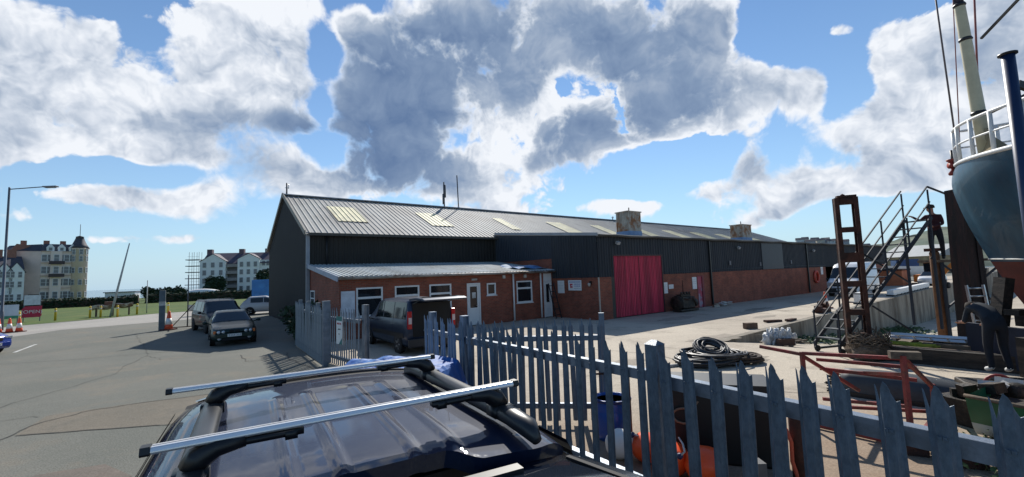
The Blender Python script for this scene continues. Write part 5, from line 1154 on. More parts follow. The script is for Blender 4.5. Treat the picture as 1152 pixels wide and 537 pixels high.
# --- the fishing boat, bow pointing away to the left, on the cradle
HULLB = M('teal_hull_paint', (.004, .055, .098), .45, .0, .30, 1.4, .1, 14, color2=(.030, .09, .13), coat=.12, mixlo=.46, mixhi=.72, stretch=(1.6, 1.6, .35))
HULLR = M('antifoul_red', (.17, .035, .02), .75, 0, .25, 2, color2=(.10, .03, .02))
bo = T('fishing_boat', 'large dark teal fishing boat with red underside raised on the slip at right', 'boat', (12.85, 12.60, 0))
BD = Vector((-.05, -.99)).normalized()       # bow -> stern
bo.rotation_euler = (0, 0, math.atan2(BD.y, BD.x))
# local: x from bow to stern, y<0 is the side towards the left/camera ... computed both sides
def sheer(x): return 5.27 - .09*x + .004*x*x
def hw(x, f):                               # half width at height fraction f (0 keel, 1 deck)
    full = 1.95*(1-math.exp(-x/2.1)); lo = 1.8*(1-math.exp(-max(0, x-.2)/3.4))
    return max(.03, (lo*(1-f)+full*f)*(f**.55 if f > 0 else 0)+.03)
def stem_x(f):                              # raked, rounded stem: how far aft the hull starts at height fraction f
    return 1.72*(1-f)**1.6 + .28*(max(0, f-.82)/.18)**2
def keel_z(x): return 1.15
def hull_pt(a, f, sg):
    x0 = stem_x(f); x = x0+(9.6-x0)*a**1.35; z = keel_z(x)+(sheer(x)-keel_z(x))*f
    w = hw(max(0, x-x0), f)*min(1, .30+1.2*f) if f < .6 else hw(max(0, x-x0), f)
    return (x, sg*w, z)
mb = MB(); mb.smooth = True; NF = 24; NA = 40; WLZ = 2.52
for sg in (-1, 1):
    vs = [hull_pt(i/NA, (j/NF), sg) for i in range(NA+1) for j in range(NF+1)]
    for i in range(NA):
        for j in range(NF):
            q = (i*(NF+1)+j, (i+1)*(NF+1)+j, (i+1)*(NF+1)+j+1, i*(NF+1)+j+1)
            mb.cur = 1 if sum(vs[k][2] for k in q)/4 < WLZ else 0
            mb.add([vs[k] for k in q], [(0, 1, 2, 3)])
me_ = mb.build('hull', [HULLB, HULLR], bo)
bm = bmesh.new(); bm.from_mesh(me_.data); bmesh.ops.remove_doubles(bm, verts=bm.verts, dist=.004); bmesh.ops.recalc_face_normals(bm, faces=bm.faces); bm.to_mesh(me_.data); bm.free()
for sg in (-1, 1):
    mb = MB(); mb.path([(hull_pt(a/30, 1, sg)[0], hull_pt(a/30, 1, sg)[1], hull_pt(a/30, 1, sg)[2]+.02) for a in range(31)], .055, 6); mb.build('rubbing_band', WHITE, bo)
    f_w = lambda a: next((f/60 for f in range(60) if hull_pt(a, f/60, sg)[2] > WLZ), .4)
    mb = MB(); mb.path([tuple(Vector(hull_pt(a/24, f_w(a/24), sg))+Vector((0, sg*.012, 0))) for a in range(25)], .022, 5); mb.build('waterline_stripe', OFFW, bo)
mb = MB(); mb.add([hull_pt(i/30, .97, -1) for i in range(31)]+[hull_pt(i/30, .97, 1) for i in range(31)], [(i, i+1, 32+i, 31+i) for i in range(30)]); mb.build('deck', M('deck_grey', (.2, .2, .19), .8), bo)
MB().slab([(1.9, 1.2), (9.5, 1.15), (9.5, .72), (2.3, .85)], 'Y', -.12, .12).build('keel', HULLR, bo)
# bow rail
for sg in (-1, 1):
    tp = []
    for i in range(22):
        p = Vector(hull_pt((i/21)**1.2*.62, 1, sg)); rz = 1.0 - .0*i; tp.append((p.x+.02, p.y*.96, p.z+rz - (.32 if i == 0 else 0)))
    MB().path(tp, .038, 8).build('bow_rail', WHITE, bo); MB().path([(p[0], p[1], p[2]-.48) for p in tp[1:]], .026, 8).build('mid_rail', WHITE, bo)
    for i in (1, 6, 10, 13, 16, 19): p = tp[i]; MB().tube((p[0], p[1], p[2]-1.0), p, .045, 8).build('stanchion', WHITE, bo)
wn = MB().lathe([(.10, 0), (.12, .05), (.05, .15), (.05, .35), (.13, .42), (.13, .46)], 14, (.18, -.02, 5.02)).lathe([(.1, -.12), (.05, 0), (.1, .12)], 12, (.2, 0, 5.3), 'Y').build('bow_roller', M('red_fitting', (.25, .03, .02), .6), bo)
MB().tube((.16, 0, 5.0), (.16, 0, 5.75), .03).build('jackstaff', BLACK, bo)
MB().tube((.35, -.0, 5.1), (.22, .0, 12.5), .022, 8).build('forestay', M('stay_grey', (.12, .10, .10), .6), bo)
MB().tube((.75, -.35, 5.0), (1.0, -.05, 12.5), .012, 6).tube((1.5, -.55, 5.0), (1.55, -.02, 12.2), .022, 6).build('halyard', M('red_rope', (.25, .08, .08), .8), bo)
ms = T('mast', None, None); ms.parent = bo
MASTP = (1.6, -.25)
MB().lathe([(.145, 4.7), (.135, 6.5), (.11, 9.3), (.10, 9.35)], 16).build('lower_mast', M('varnished_cream', (.50, .45, .30), .5, 0, .12, 3), ms); MB().lathe([(.095, 9.3), (.08, 13)], 14).build('upper_mast', M('navy_mast', (.015, .02, .05), .5), ms)
ms.location = (MASTP[0], MASTP[1], 0); ms.rotation_euler = (.047, .0, 0)
for z in (6.35, 8.35, 9.3): MB().lathe([(.145-.009*(z-6), z-.04), (.165-.009*(z-6), z), (.145-.009*(z-6), z+.05)], 14).build('mast_band', BLACK, ms)
MB().bar((MASTP[0], MASTP[1], 8.35), (7.5, -.6, 10.9), .05).build('boom_stay', BLACK, bo); MB().bar((MASTP[0], MASTP[1], 6.35), (7.5, -.3, 7.2), .06).build('derrick', BLACK, bo)
MB().tube((MASTP[0], -.5, 5.0), (MASTP[0]+.1, -.5, 5.9), .10).add([(1.3, -.7, 4.95), (2.3, -.9, 4.95), (2.2, -.1, 4.95), (1.75, -.5, 5.75)], [(0, 1, 3), (1, 2, 3), (2, 0, 3), (0, 2, 1)]).build('canvas_cover', M('tan_canvas', (.30, .24, .14), .9), bo)
MB().b2((3.6, -1.25, 4.7), (6.6, 1.25, 6.35)).build('wheelhouse', M('wheelhouse_blue', (.02, .06, .15), .5), bo, bevel=.06); MB().b2((3.58, -1.05, 5.7), (3.62, 1.05, 6.15)).build('wheelhouse_window', GLASS, bo); MB().b2((3.4, -1.4, 6.35), (6.8, 1.4, 6.42)).build('wheelhouse_roof', WHITE, bo)
# cradle poppets carrying the hull, then dark timbers added to darken beneath it
for x in (3.2, 6.8):
    pb = MB(); pb.box((x, 0, .35), (.4, 3.6, 1.0)); pb.build('keel_block', TAR, bo)
for k_, x in enumerate((1.9, 2.9, 3.9, 5.0, 6.2)):
    for sg in (-1, 1): MB().bar((x, sg*(.75+.12*k_), 2.1), (x-.1, sg*(1.15+.12*k_), -.1), .22, .28).build('dark_fill_shore', TAR, bo)
for z in (.15, .62, 1.08):
    MB().box((4.3, -.15, z), (5.4, .36, .38)).build('dark_fill_baulk', TAR, bo)
    for x in (2.2, 3.6, 5.2): MB().box((x, 0, z+.21), (.34, 2.0, .14)).build('dark_fill_cross_baulk', TAR, bo)
MB().box((4.5, -1.55, .55), (5.6, .10, .95)).build('dark_fill_board', M('dark_fill_navy', (.010, .014, .03), .7, 0, .3, 2), bo)  # navy board added to darken the side under the hull
# blue hoist leg in front
hp = T('hoist_post', 'dark blue tubular hoist post with capped top in front of the big boat', 'post', (8.36, 7.0, 0), 0)
MB().lathe([(.095, -.2), (.085, 5.95)], 18).build('tube', M('hoist_blue', (.004, .020, .07), .45, 0, .2, 2, coat=.2), hp); MB().lathe([(.12, 5.95), (.12, 5.98)], 18).build('cap', BLACK, hp)
MB().bar((.1, 0, 5.45), (.55, .05, 5.3), .06, .12).bar((.5, .05, 5.35), (1.2, .1, 5.6), .08, .14).slab([(.42, 5.5), (.95, 5.5), (.42, 6.0)], 'Y', .0, .03).build('bracket', BLACK, hp)
MB().tube((1.1, .1, -.2), (1.1, .1, 5.9), .10).build('second_tube', M('hoist_blue', (.004, .020, .07)), hp)
# dark blue boat hull and jetty gear behind the bow, seen below it
b2 = T('small_boat', 'white hulled small boat with blue bottom resting behind the cradle below the bow', 'boat', (16.6, 14.2, -.5), R(-35))
mb = MB(); mb.smooth = True
def sb(a, b, L=5.0, Wd=1.8, Hh=1.5):
    x = L*a; w = Wd/2*math.sin(min(1, a*1.25+.02)*math.pi/2)*(1 if a < .8 else 1-.2*(a-.8)/.2); q = (b-.5)*2; return (x+(.5*(1-abs(q))*(1-a)), w*math.copysign(abs(q)**.55, q), Hh*abs(q)**1.6*(1+.15*(1-a)))
mb.grid(sb, 20, 16); mb.build('hull', M('boat_navy', (.01, .02, .08), .35), b2); mb = MB(); mb.path([tuple(Vector(sb(i/16, 0))+Vector((0, 0, -.12))) for i in range(17)], .12, 6).path([tuple(Vector(sb(i/16, 1))+Vector((0, 0, -.12))) for i in range(17)], .12, 6); mb.build('gunwale', WHITE, b2)

# winch with red handwheel, engine scrap, green boat
wv = T('valve_winch', 'greasy iron winch with a red handwheel at the cradle edge by the bending man', 'winch', (9.02, 8.30, 0), R(-30))
MB().box((.15, .1, .12), (1.4, .8, .26)).box((.1, 0, .28), (.5, .35, .16)).build('casing', GREASE, wv, bevel=.03)
MB().path([(-.20+.19*math.cos(q*math.pi/9), -.45, .33+.17*math.sin(q*math.pi/9)) for q in range(18)], .022, 8, True).build('handwheel', M('red_wheel', (.28, .03, .025), .5), wv)
for q in range(4): MB().bar((-.20, -.45, .33), (-.20+.18*math.cos(q*math.pi/2+.3), -.45, .33+.16*math.sin(q*math.pi/2+.3)), .025).build('spoke', M('red_wheel', (.28, .03, .025), .5), wv)
MB().tube((-.20, -.46, .33), (-.20, .1, .3), .03).build('spindle', GREASE, wv)
gb = T('green_boat', 'small green and white rowing boat with clutter on board at the right edge', 'boat', (6.42, 6.42, 0), math.atan2(-1.35, .75))
mb = MB(); mb.smooth = False
prof = [(0, .10), (.12, .08), (.20, .24), (.24, .44), (.28, .66)]
xs = [0, .6, 1.2, 1.8, 2.4, 3.0]
L_ = [[(x, -(p[0]-.0)*(1+.9*math.sin(min(1, x/2)*1.5)) , p[1]+(.02*x)) for p in prof] for x in xs]
GB = []
def gbf(a, b):
    x = 3.4*a; bulge = .18+.50*math.sin(math.pi*min(1, a*.7+.12)); z = .05+.60*b+.02*x; return (x, -bulge*(b**.45)+.3, z)
for nm, b0, b1, mt in (('lower_strake', .0, .36, M('pale_blue_white', (.42, .50, .50), .5, 0, .15, 4)), ('upper_strake', .36, 1.0, M('boat_green', (.012, .12, .055), .4, 0, .2, 3))):
    mb = MB(); mb.smooth = True; mb.grid(lambda a, b: gbf(a, b0+(b1-b0)*b), 20, 8); mb.build(nm, mt, gb, fix=False)
mb = MB(); mb.path([gbf(a/16, 1.02) for a in range(17)], .03, 6); mb.build('gunwale', TIMB, gb)
MB().add([gbf(0, b/6) for b in range(7)]+[(0, .9, .1), (0, 1.0, .66)], [(0, 1, 2, 3, 4, 5, 6, 8, 7)]).build('transom', M('boat_green', (.012, .12, .055)), gb)
MB().add([(0.02, .0, .5), (3.4, .0, .5), (3.4, 1.0, .5), (0.02, 1.0, .5)], [(0, 1, 2, 3)]).build('thwarts', TAR, gb)
sc_ = T('engine_scrap', 'pile of pale and greasy engine scrap beside the green boat', 'engine scrap', (7.45, 7.15, 0), .2)
mb = MB(); random.seed(21)
for k in range(9): mb.cur = k % 2; mb.box((random.uniform(-.5, .5), random.uniform(-.3, .3), .12+random.random()*.5), (random.uniform(.1, .35), random.uniform(.08, .2), random.uniform(.06, .2)), random.uniform(0, 3), Matrix.Rotation(random.uniform(-.6, .6), 3, 'X'))
mb.cur = 0; mb.lathe([(.05, -.1), (.17, -.1), (.17, .1), (.05, .1)], 16, (.1, -.3, .5), 'X').box((0, 0, .2), (1.1, .7, .4))
mb.build('scrap', [GREASE, OFFW], sc_)
o = MB().box((0, 0, 0), (.13, .09, .62), 0, Matrix.Rotation(.5, 3, 'Y')).build('timber_block', M('pink_board', (.55, .28, .22), .8, 0, .15, 5)); o.location = (7.55, 6.35, .82); tag(o, 'pale pinkish board sticking up at the right edge above the green boat', 'board')

# ------------------------------------------------------------------ people
def person(name_label, joints, edges, mats, loc, rz, extras=()):
    """joints: name -> (x, y, z, r, material index); one continuous skin"""
    names = list(joints); me = bpy.data.meshes.new('person'); me.from_pydata([joints[n][:3] for n in names], [(names.index(a), names.index(b)) for a, b in edges], [])
    o = bpy.data.objects.new('person', me); COL.objects.link(o)
    o.modifiers.new('skin', 'SKIN'); 
    for i, n in enumerate(names):
        d = me.skin_vertices[0].data[i]; r = joints[n][3]; d.radius = r if isinstance(r, tuple) else (r, r); d.use_root = (n == 'pelvis')
    su = o.modifiers.new('sub', 'SUBSURF'); su.levels = 2; su.render_levels = 2
    dg = bpy.context.evaluated_depsgraph_get(); dg.update(); m2 = bpy.data.meshes.new_from_object(o.evaluated_get(dg))
    for m in mats: m2.materials.append(m)
    segs = [(Vector(joints[a][:3]), Vector(joints[b][:3]), joints[b][4]) for a, b in edges]
    for p in m2.polygons:
        c = p.center; best = 1e9
        for a, b, k in segs:
            ab = b-a; t = max(0, min(1, (c-a).dot(ab)/max(ab.length_squared, 1e-9))); dd = (c-a-ab*t).length
            if dd < best: best = dd; p.material_index = k
        p.use_smooth = True
    bpy.data.objects.remove(o, do_unlink=True)
    o = bpy.data.objects.new('person', m2); COL.objects.link(o); o.location = loc; o.rotation_euler = (0, 0, rz)
    tag(o, name_label, 'person'); return o
SKIN = M('skin', (.42, .22, .15), .6, 0, .08, 8); TROU = M('dark_trousers', (.010, .012, .018), .9, 0, .2, 8); JUMP = M('maroon_jumper', (.05, .012, .016), .9, 0, .25, 6); TOP2 = M('dark_top', (.010, .016, .024), .85, 0, .25, 6)
SHOE = M('white_trainer', (.62, .62, .60), .6, 0, .15, 10); BOOT = M('dark_boot', (.012, .011, .010), .7)
def hand_bones(J, E, wr, d, side, tag_, k):
    """five short fingers fanned from the palm"""
    d = Vector(d).normalized(); s = d.cross(Vector((0, 0, 1))); s = s.normalized() if s.length > .1 else Vector((1, 0, 0)); w = Vector(J[wr][:3]); u = s.cross(d)
    J[tag_+'palm'] = (*(w+d*.07), (.036, .022), k); E.append((wr, tag_+'palm'))
    for i, (o_, l) in enumerate(((-.030, .055), (-.010, .068), (.010, .064), (.028, .050))):
        a = w+d*.095+s*o_; J[f'{tag_}f{i}'] = (*a, .011, k); J[f'{tag_}g{i}'] = (*(a+d*l*.8-u*l*.5), .009, k); E += [(tag_+'palm', f'{tag_}f{i}'), (f'{tag_}f{i}', f'{tag_}g{i}')]
    J[tag_+'t0'] = (*(w+d*.05+s*.045*side), .012, k); J[tag_+'t1'] = (*(w+d*.09+s*.065*side-u*.02), .010, k); E += [(tag_+'palm', tag_+'t0'), (tag_+'t0', tag_+'t1')]
# man on the platform: half turned away, left hand up on the stair rail; local x is to the viewer's right, y away
J = {'pelvis': (0, 0, .96, (.155, .12), 0), 'waist': (0, .0, 1.12, (.150, .115), 1), 'chest': (-.01, .0, 1.32, (.19, .13), 1), 'neckb': (-.02, .0, 1.47, (.10, .09), 1), 'neck': (-.03, .0, 1.54, .058, 2), 'head0': (-.045, .0, 1.60, .075, 2), 'head1': (-.05, .0, 1.68, .098, 2), 'head2': (-.045, .0, 1.75, .075, 2),
     'shL': (-.19, .0, 1.43, .066, 1), 'elL': (-.33, -.05, 1.30, .048, 1), 'wrL': (-.50, -.10, 1.44, .034, 1),
     'shR': (.17, .0, 1.42, .066, 1), 'elR': (.20, -.06, 1.15, .050, 1), 'wrR': (-.05, -.24, 1.08, .036, 1),
     'hipL': (-.10, 0, .88, .100, 0), 'knL': (-.12, -.03, .48, .070, 0), 'anL': (-.10, .03, .09, .050, 0), 'toL': (-.17, -.12, .04, .042, 3),
     'hipR': (.10, 0, .88, .100, 0), 'knR': (.13, -.05, .48, .070, 0), 'anR': (.14, .02, .09, .050, 0), 'toR': (.12, -.15, .04, .042, 3), 'nose': (-.145, -.05, 1.655, .016, 2)}
E_ = [('pelvis', 'waist'), ('waist', 'chest'), ('chest', 'neckb'), ('neckb', 'neck'), ('neck', 'head0'), ('head0', 'head1'), ('head1', 'head2'), ('head1', 'nose'), ('chest', 'shL'), ('shL', 'elL'), ('elL', 'wrL'), ('chest', 'shR'), ('shR', 'elR'), ('elR', 'wrR'),
      ('pelvis', 'hipL'), ('hipL', 'knL'), ('knL', 'anL'), ('anL', 'toL'), ('pelvis', 'hipR'), ('hipR', 'knR'), ('knR', 'anR'), ('anR', 'toR')]
hand_bones(J, E_, 'wrL', (-.8, -.1, .5), 1, 'L', 2); hand_bones(J, E_, 'wrR', (-.9, -.3, -.1), -1, 'R', 2)
p1 = person('person in dark maroon top and cap standing high on the boarding platform', J, E_, [TROU, JUMP, SKIN, BOOT], (13.86, 14.25, 2.60), R(-40))
cp = MB().lathe([(.108, 0), (.112, .05), (.09, .105), (.03, .125)], 16, (-.045, .0, 1.70)).box((-.15, -.01, 1.715), (.12, .15, .018)); cp.build('cap', M('dark_cap', (.02, .018, .016), .9), p1)
# man bending forward to the left by the winch, seen from the side
J = {'pelvis': (0, 0, .98, (.15, .14), 0), 'waist': (-.12, 0, 1.10, (.14, .13), 1), 'chest': (-.32, 0, 1.22, (.17, .15), 1), 'neckb': (-.47, 0, 1.26, (.09, .09), 1), 'neck': (-.53, 0, 1.25, .058, 2), 'head0': (-.58, 0, 1.23, .075, 2), 'head1': (-.65, 0, 1.20, .098, 2), 'head2': (-.71, 0, 1.18, .072, 2), 'nose': (-.665, 0, 1.085, .016, 2),
     'shL': (-.40, .18, 1.19, .064, 1), 'elL': (-.46, .24, .93, .048, 1), 'wrL': (-.68, .20, .86, .034, 2), 'shR': (-.40, -.18, 1.19, .064, 1), 'elR': (-.44, -.24, .93, .048, 1), 'wrR': (-.68, -.20, .90, .034, 2),
     'hipL': (.02, .10, .90, .10, 0), 'knL': (-.06, .12, .50, .072, 0), 'anL': (.06, .13, .10, .05, 0), 'toL': (-.11, .15, .045, .046, 3), 'hipR': (.02, -.10, .90, .10, 0), 'knR': (-.03, -.12, .50, .072, 0), 'anR': (.03, -.12, .10, .05, 0), 'toR': (-.14, -.14, .045, .046, 3)}
E_ = [('pelvis', 'waist'), ('waist', 'chest'), ('chest', 'neckb'), ('neckb', 'neck'), ('neck', 'head0'), ('head0', 'head1'), ('head1', 'head2'), ('head1', 'nose'), ('chest', 'shL'), ('shL', 'elL'), ('elL', 'wrL'), ('chest', 'shR'), ('shR', 'elR'), ('elR', 'wrR'),
      ('pelvis', 'hipL'), ('hipL', 'knL'), ('knL', 'anL'), ('anL', 'toL'), ('pelvis', 'hipR'), ('hipR', 'knR'), ('knR', 'anR'), ('anR', 'toR')]
hand_bones(J, E_, 'wrL', (-.9, -.1, -.1), 1, 'L', 2); hand_bones(J, E_, 'wrR', (-.9, .1, -.1), -1, 'R', 2)
p2 = person('person in dark clothes and white trainers bending forward beside the red handwheel', J, E_, [TROU, TOP2, SKIN, SHOE], (9.30, 8.60, .38), R(-112))
MB().lathe([(.105, -.05), (.112, .0), (.085, .075), (.02, .095)], 16).build('hair', M('dark_hair', (.02, .014, .01), .9), p2)
h_ = [c for c in p2.children][0]; h_.location = (-.665, 0, 1.225); h_.rotation_euler = (0, -.3, 0)

# ------------------------------------------------------------------ left side: street things
LG = M('lamp_post_grey', (.10, .115, .14), .5, .4, .15, 3)
lp = T('street_lamp', 'tall grey street lamp with a long horizontal arm at the left edge', 'street lamp', (-36.1, 30.9, 0))
MB().lathe([(.13, 0), (.12, 1.3), (.085, 1.35), (.06, 10.15), (.05, 10.2)], 12).build('pole', LG, lp)
MB().tube((0, 0, 10.05), (2.2, .3, 10.22), .035).build('arm', LG, lp); MB().box((2.6, .34, 10.22), (1.0, .26, .10)).box((2.6, .34, 10.15), (.7, .2, .05)).build('lantern', M('lantern_grey', (.16, .17, .19), .4), lp, bevel=.03)
for k, (x, y) in enumerate(((-33.75, 28.75), (-33.15, 28.85), (-32.9, 29.2))):
    cone((x, y, .008), .95, ['leftmost of the three traffic cones at the left edge', 'middle one of the three traffic cones at the left edge', 'rightmost of the three traffic cones at the left edge'][k], 'traffic cones at the left edge')
rs = T('roadside_sign', 'red roadside sign with cut corners and white lettering under a white board', 'sign', (-43.0, 39.1, 0), R(42))
REDS = M('sign_red', (.50, .015, .06), .5, 0, .06, 3)
MB().slab([(-.60, .38), (.52, .38), (.60, .50), (.60, 1.36), (-.40, 1.36), (-.62, 1.12)], 'Y', -.03, .0).build('red_panel', REDS, rs)
for sg in (-.5, .5): MB().b2((sg-.03, .0, 0), (sg+.03, .05, 2.4)).build('post', LG, rs)
text('(OPEN)', .40, WHITE, rs, Matrix.Translation((0, -.04, .86)) @ Matrix.Rotation(math.pi/2, 4, 'X'))
MB().b2((-.50, -.03, 1.46), (.50, 0, 2.34)).build('white_panel', M('pale_blue_panel', (.55, .60, .64), .5), rs); MB().b2((-.3, -.04, 2.34), (.4, .02, 2.41)).build('top_cap', BLACK, rs)
bb = T('banner_board', 'pale banner board on posts behind the traffic cones at the left edge', 'banner', (-36.6, 31.4, 0), R(45))
MB().b2((-.9, -.03, .75), (.75, 0, 1.75)).build('banner', M('banner_pale', (.45, .55, .60), .6, 0, .1, 2), bb); MB().b2((-.9, -.04, .75), (.75, -.031, .95)).build('green_strip', M('banner_green', (.03, .22, .13), .6), bb)
for x in (-.85, .7): MB().b2((x-.03, 0, 0), (x+.03, .05, 1.75)).build('post', LG, bb)
BOL = [(21, 367), (62, 361), (101, 358), (113, 357.5), (132, 357), (154, 354), (189, 353), (232, 351)]
for k, (px, py) in enumerate(BOL):
    d = cam_dir(px, py); p = Vector((0, 0, HC))+d*(-HC/d.z)
    b = T('bollard', ['yellow bollard nearest the red roadside sign', 'yellow bollard left of the wrecked boat', 'yellow bollard in front of the wrecked boat', 'yellow bollard half behind the right of the wrecked boat', 'yellow bollard at the foot of the leaning mast', 'yellow bollard left of the grey gate post', 'yellow bollard right of the swing gate post', 'yellow bollard nearest the people carrier'][k], 'bollard', p, 0, 'yellow bollards along the grass')
    MB().lathe([(.085, 0), (.085, 1.05), (.06, 1.10), (.01, 1.11)], 12).build('shaft', YELL, b); MB().lathe([(.088, .78), (.088, .9)], 12).build('band', OFFW, b)
wk = T('wrecked_boat', 'broken white and brown boat on trestles on the grass', 'boat', (-40.8, 42.4, .02), R(36)); random.seed(3)
mb = MB(); mb.smooth = True; mb.grid(lambda a, b: (3.0*a, .7*math.cos(math.pi*b)*math.sin(math.pi*(a*.85+.12))**.5, 1.05-.45*math.sin(math.pi*b)+.15*a+.06*math.sin(14*a)), 16, 10); mb.build('hull', M('wreck_white', (.55, .52, .46), .8, 0, .25, 1.2, color2=(.16, .09, .06), mixlo=.48, mixhi=.56), wk)
for x in (.3, 1.5, 2.7): MB().bar((x, -.3, 0), (x, -.3, .8), .08).bar((x, .3, 0), (x, .3, .8), .08).bar((x, -.5, .78), (x, .5, .78), .08).build('trestle', TIMB, wk)
MB().b2((.9, -.4, 1.05), (1.5, .35, 1.38)).build('cabin', M('wreck_brown', (.12, .06, .04), .8), wk)
o = MB().lathe([(.10, 0), (.08, 4), (.045, 7.1), (.02, 7.15)], 10).build('leaning_mast', M('mast_grey', (.28, .33, .36), .5, 0, .2, 2)); o.location = (-38.0, 41.3, 0); o.rotation_euler = (.05, .265, 0); tag(o, 'long grey mast leaning to the right on the grass edge', 'mast')
gp = T('gate_post', 'thick grey gate post with pale bands left of the parked cars', 'gate post', (-21.5, 26.8, 0), R(35))
MB().b2((-.15, -.15, 0), (.15, .15, 2.42)).build('shaft', M('post_bluegrey', (.10, .13, .15), .7, 0, .25, 3), gp, bevel=.02); MB().b2((-.155, -.155, 1.5), (.155, .155, 1.75)).build('band', OFFW, gp)
c_ = cone((-21.15, 26.9, .008), 1.15, 'tall slim orange cone at the foot of the grey gate post')
sgt = T('swing_gate', 'low open bar gate with two diagonal braces beside the grey gate post', 'gate', (0, 0, 0)); sgt.location = (-21.3, 26.95, 0); sgt.rotation_euler = (0, 0, math.atan2(2.2, 3.2)); 
for a, b in (((0, 0, .12), (4.4, 0, .12)), ((.2, 0, .12), (1.35, 0, 1.55)), ((1.7, 0, .12), (3.0, 0, 1.5))): MB().bar(a, b, .05).build('bar', RUST, sgt)
o = MB().lathe([(.04, 0), (.03, 3.35), (.01, 3.36)], 8, (-21.2, 28.5, 0)).build('thin_pole', LG); tag(o, 'thin dark upright pole rising from the middle of the low bar gate', 'pole')
o = MB().lathe([(.05, 0), (.04, 3.4), (.01, 3.41)], 8, (-38.2, 45.6, 0)).build('thin_pole', OFFW); tag(o, 'pale thin pole on the grass left of the grey gate post', 'pole')
sb_ = T('small_boat', 'small white boat lying on the grass behind the swing gate', 'boat', (-28.6, 38.5, .05), R(40))
mb = MB(); mb.smooth = True; mb.grid(lambda a, b: (3.4*a, .6*math.cos(math.pi*b)*math.sin(math.pi*(a*.8+.18))**.6, .75-.55*math.sin(math.pi*b)**.7+.2*(1-a)**2), 16, 10); mb.build('hull', OFFW, sb_); MB().b2((1.2, -.35, .6), (2.2, .35, 1.05)).build('cuddy', BLUEP, sb_)
# shrub between fence and shed
def shrub(name, label, cat, c, r, n, size, mat=GREEN, group=None, stem=True, seed=1):
    random.seed(seed); t = T(name, label, cat, (c[0], c[1], c[2]), 0, group)
    mb = MB()
    for k in range(7):
        d = Vector((random.gauss(0, 1), random.gauss(0, 1), random.gauss(0, .8))).normalized(); cc = (d.x*r[0]*.55, d.y*r[1]*.55, r[2]*(1.05+.5*d.z)); leaves(mb, cc, (r[0]*.55, r[1]*.55, r[2]*.55), n//7, size)
    mb.build('foliage', mat, t, fix=False)
    if stem:
        mb = MB()
        for k in range(5): a = k*1.3; mb.path([(.05*math.cos(a), .05*math.sin(a), 0), (r[0]*.3*math.cos(a), r[1]*.3*math.sin(a), r[2]*.8), (r[0]*.5*math.cos(a), r[1]*.5*math.sin(a), r[2]*1.4)], [.06*r[2], .03*r[2], .012*r[2]], 6)
        mb.build('stem', BARK, t)
    return t
shrub('bush', 'dark leafy bush in the gap between the palisade fence and the shed gable', 'bush', (-10.0, 20.6, 0), (.9, 1.4, 1.0), 1500, .11, DGREEN, seed=4)
shrub('bush', 'lower leafy bush at the foot of the palisade fence end', 'bush', (-9.1, 18.9, 0), (.45, .7, .75), 700, .08, DGREEN, seed=6)
shrub('tree', 'round dark green tree in front of the white apartment block', 'tree', (*at(241, 330, 108)[:2], 0), (2.6, 2.4, 2.6), 2600, .32, DGREEN, seed=9)
shrub('tree', 'dark tree by the right end of the apartment block at the shed corner', 'tree', (*at(300, 330, 104)[:2], 1.8), (2.2, 2.0, 2.4), 1600, .32, DGREEN, seed=10)
for k, (px, w, h) in enumerate(((168, 1.6, 1.6), (177, 1.3, 1.3), (188, 1.8, 1.3), (197, 1.5, 1.5), (205, 1.2, 1.2))):
    shrub('bush', ['dark bush furthest left of the row behind the grey gate post', 'low bush second in the row behind the grey gate post', 'broad bush in the middle of the row behind the hedge', 'taller bush fourth in the row behind the hedge', 'small bush at the right end of the row by the scaffolding'][k], 'bush', (*at(px, 335, 92)[:2], 0), (w, w, h), 700, .25, DGREEN, 'bushes behind the clipped hedge', seed=20+k)
def hedge(label, a, b, h, w, seed):
    random.seed(seed); a = Vector(a); b = Vector(b); L = (b-a).length; t = T('hedge', label, 'hedge', (a.x, a.y, 0), math.atan2((b-a).y, (b-a).x))
    MB().b2((0, -w/2+.15, 0), (L, w/2-.15, h-.15)).build('twig_core', BARK, t)
    mb = MB()
    for _ in range(int(L*75)):
        x = random.uniform(0, L); s_ = random.choice((0, 1, 2)); 
        p = (x, -w/2+random.uniform(-.08, .12), random.uniform(0, h)) if s_ < 2 else (x, random.uniform(-w/2, w/2), h+random.gauss(-.05, .09)+.08*math.sin(x*.7))
        leaves(mb, p, (.05, .05, .05), 1, .22)
    return mb.build('foliage', DGREEN, t, fix=False) and t
h0 = at(-60, 340, 62); h1 = at(156, 340, 74); h2 = at(165, 338, 76); h3 = at(320, 330, 84)
hedge('long clipped dark hedge in front of the cream hotel', h0[:2], h1[:2], 1.35, 1.6, 1); hedge('clipped dark hedge in front of the white apartment block', h2[:2], h3[:2], 1.5, 1.6, 2)
ub2 = T('upturned_boat', 'white upturned boat hull on the bank in front of the apartment block', 'boat', (*at(214, 334, 90)[:2], .9), R(8))
mb = MB(); mb.smooth = True; mb.grid(lambda a, b: (5.6*a, 1.0*math.cos(math.pi*b), .3+.85*math.sin(math.pi*b)**.6*math.sin(math.pi*(a*.8+.16))**.5), 14, 8); mb.build('hull', WHITE, ub2); MB().b2((.3, -.9, -.9), (5.2, .9, .35)).build('cradle', BARK, ub2)
lowb = T('pavilion', 'long low white building on the shore beyond the hedge', 'building', (*at(118, 330, 115)[:2], -.2), R(25))
MB().b2((0, 0, 0), (6.2, 4, 1.9)).build('wall', WHITE, lowb); MB().b2((-.3, -.3, 1.9), (6.5, 4.3, 2.1)).build('roof', SLATE, lowb)

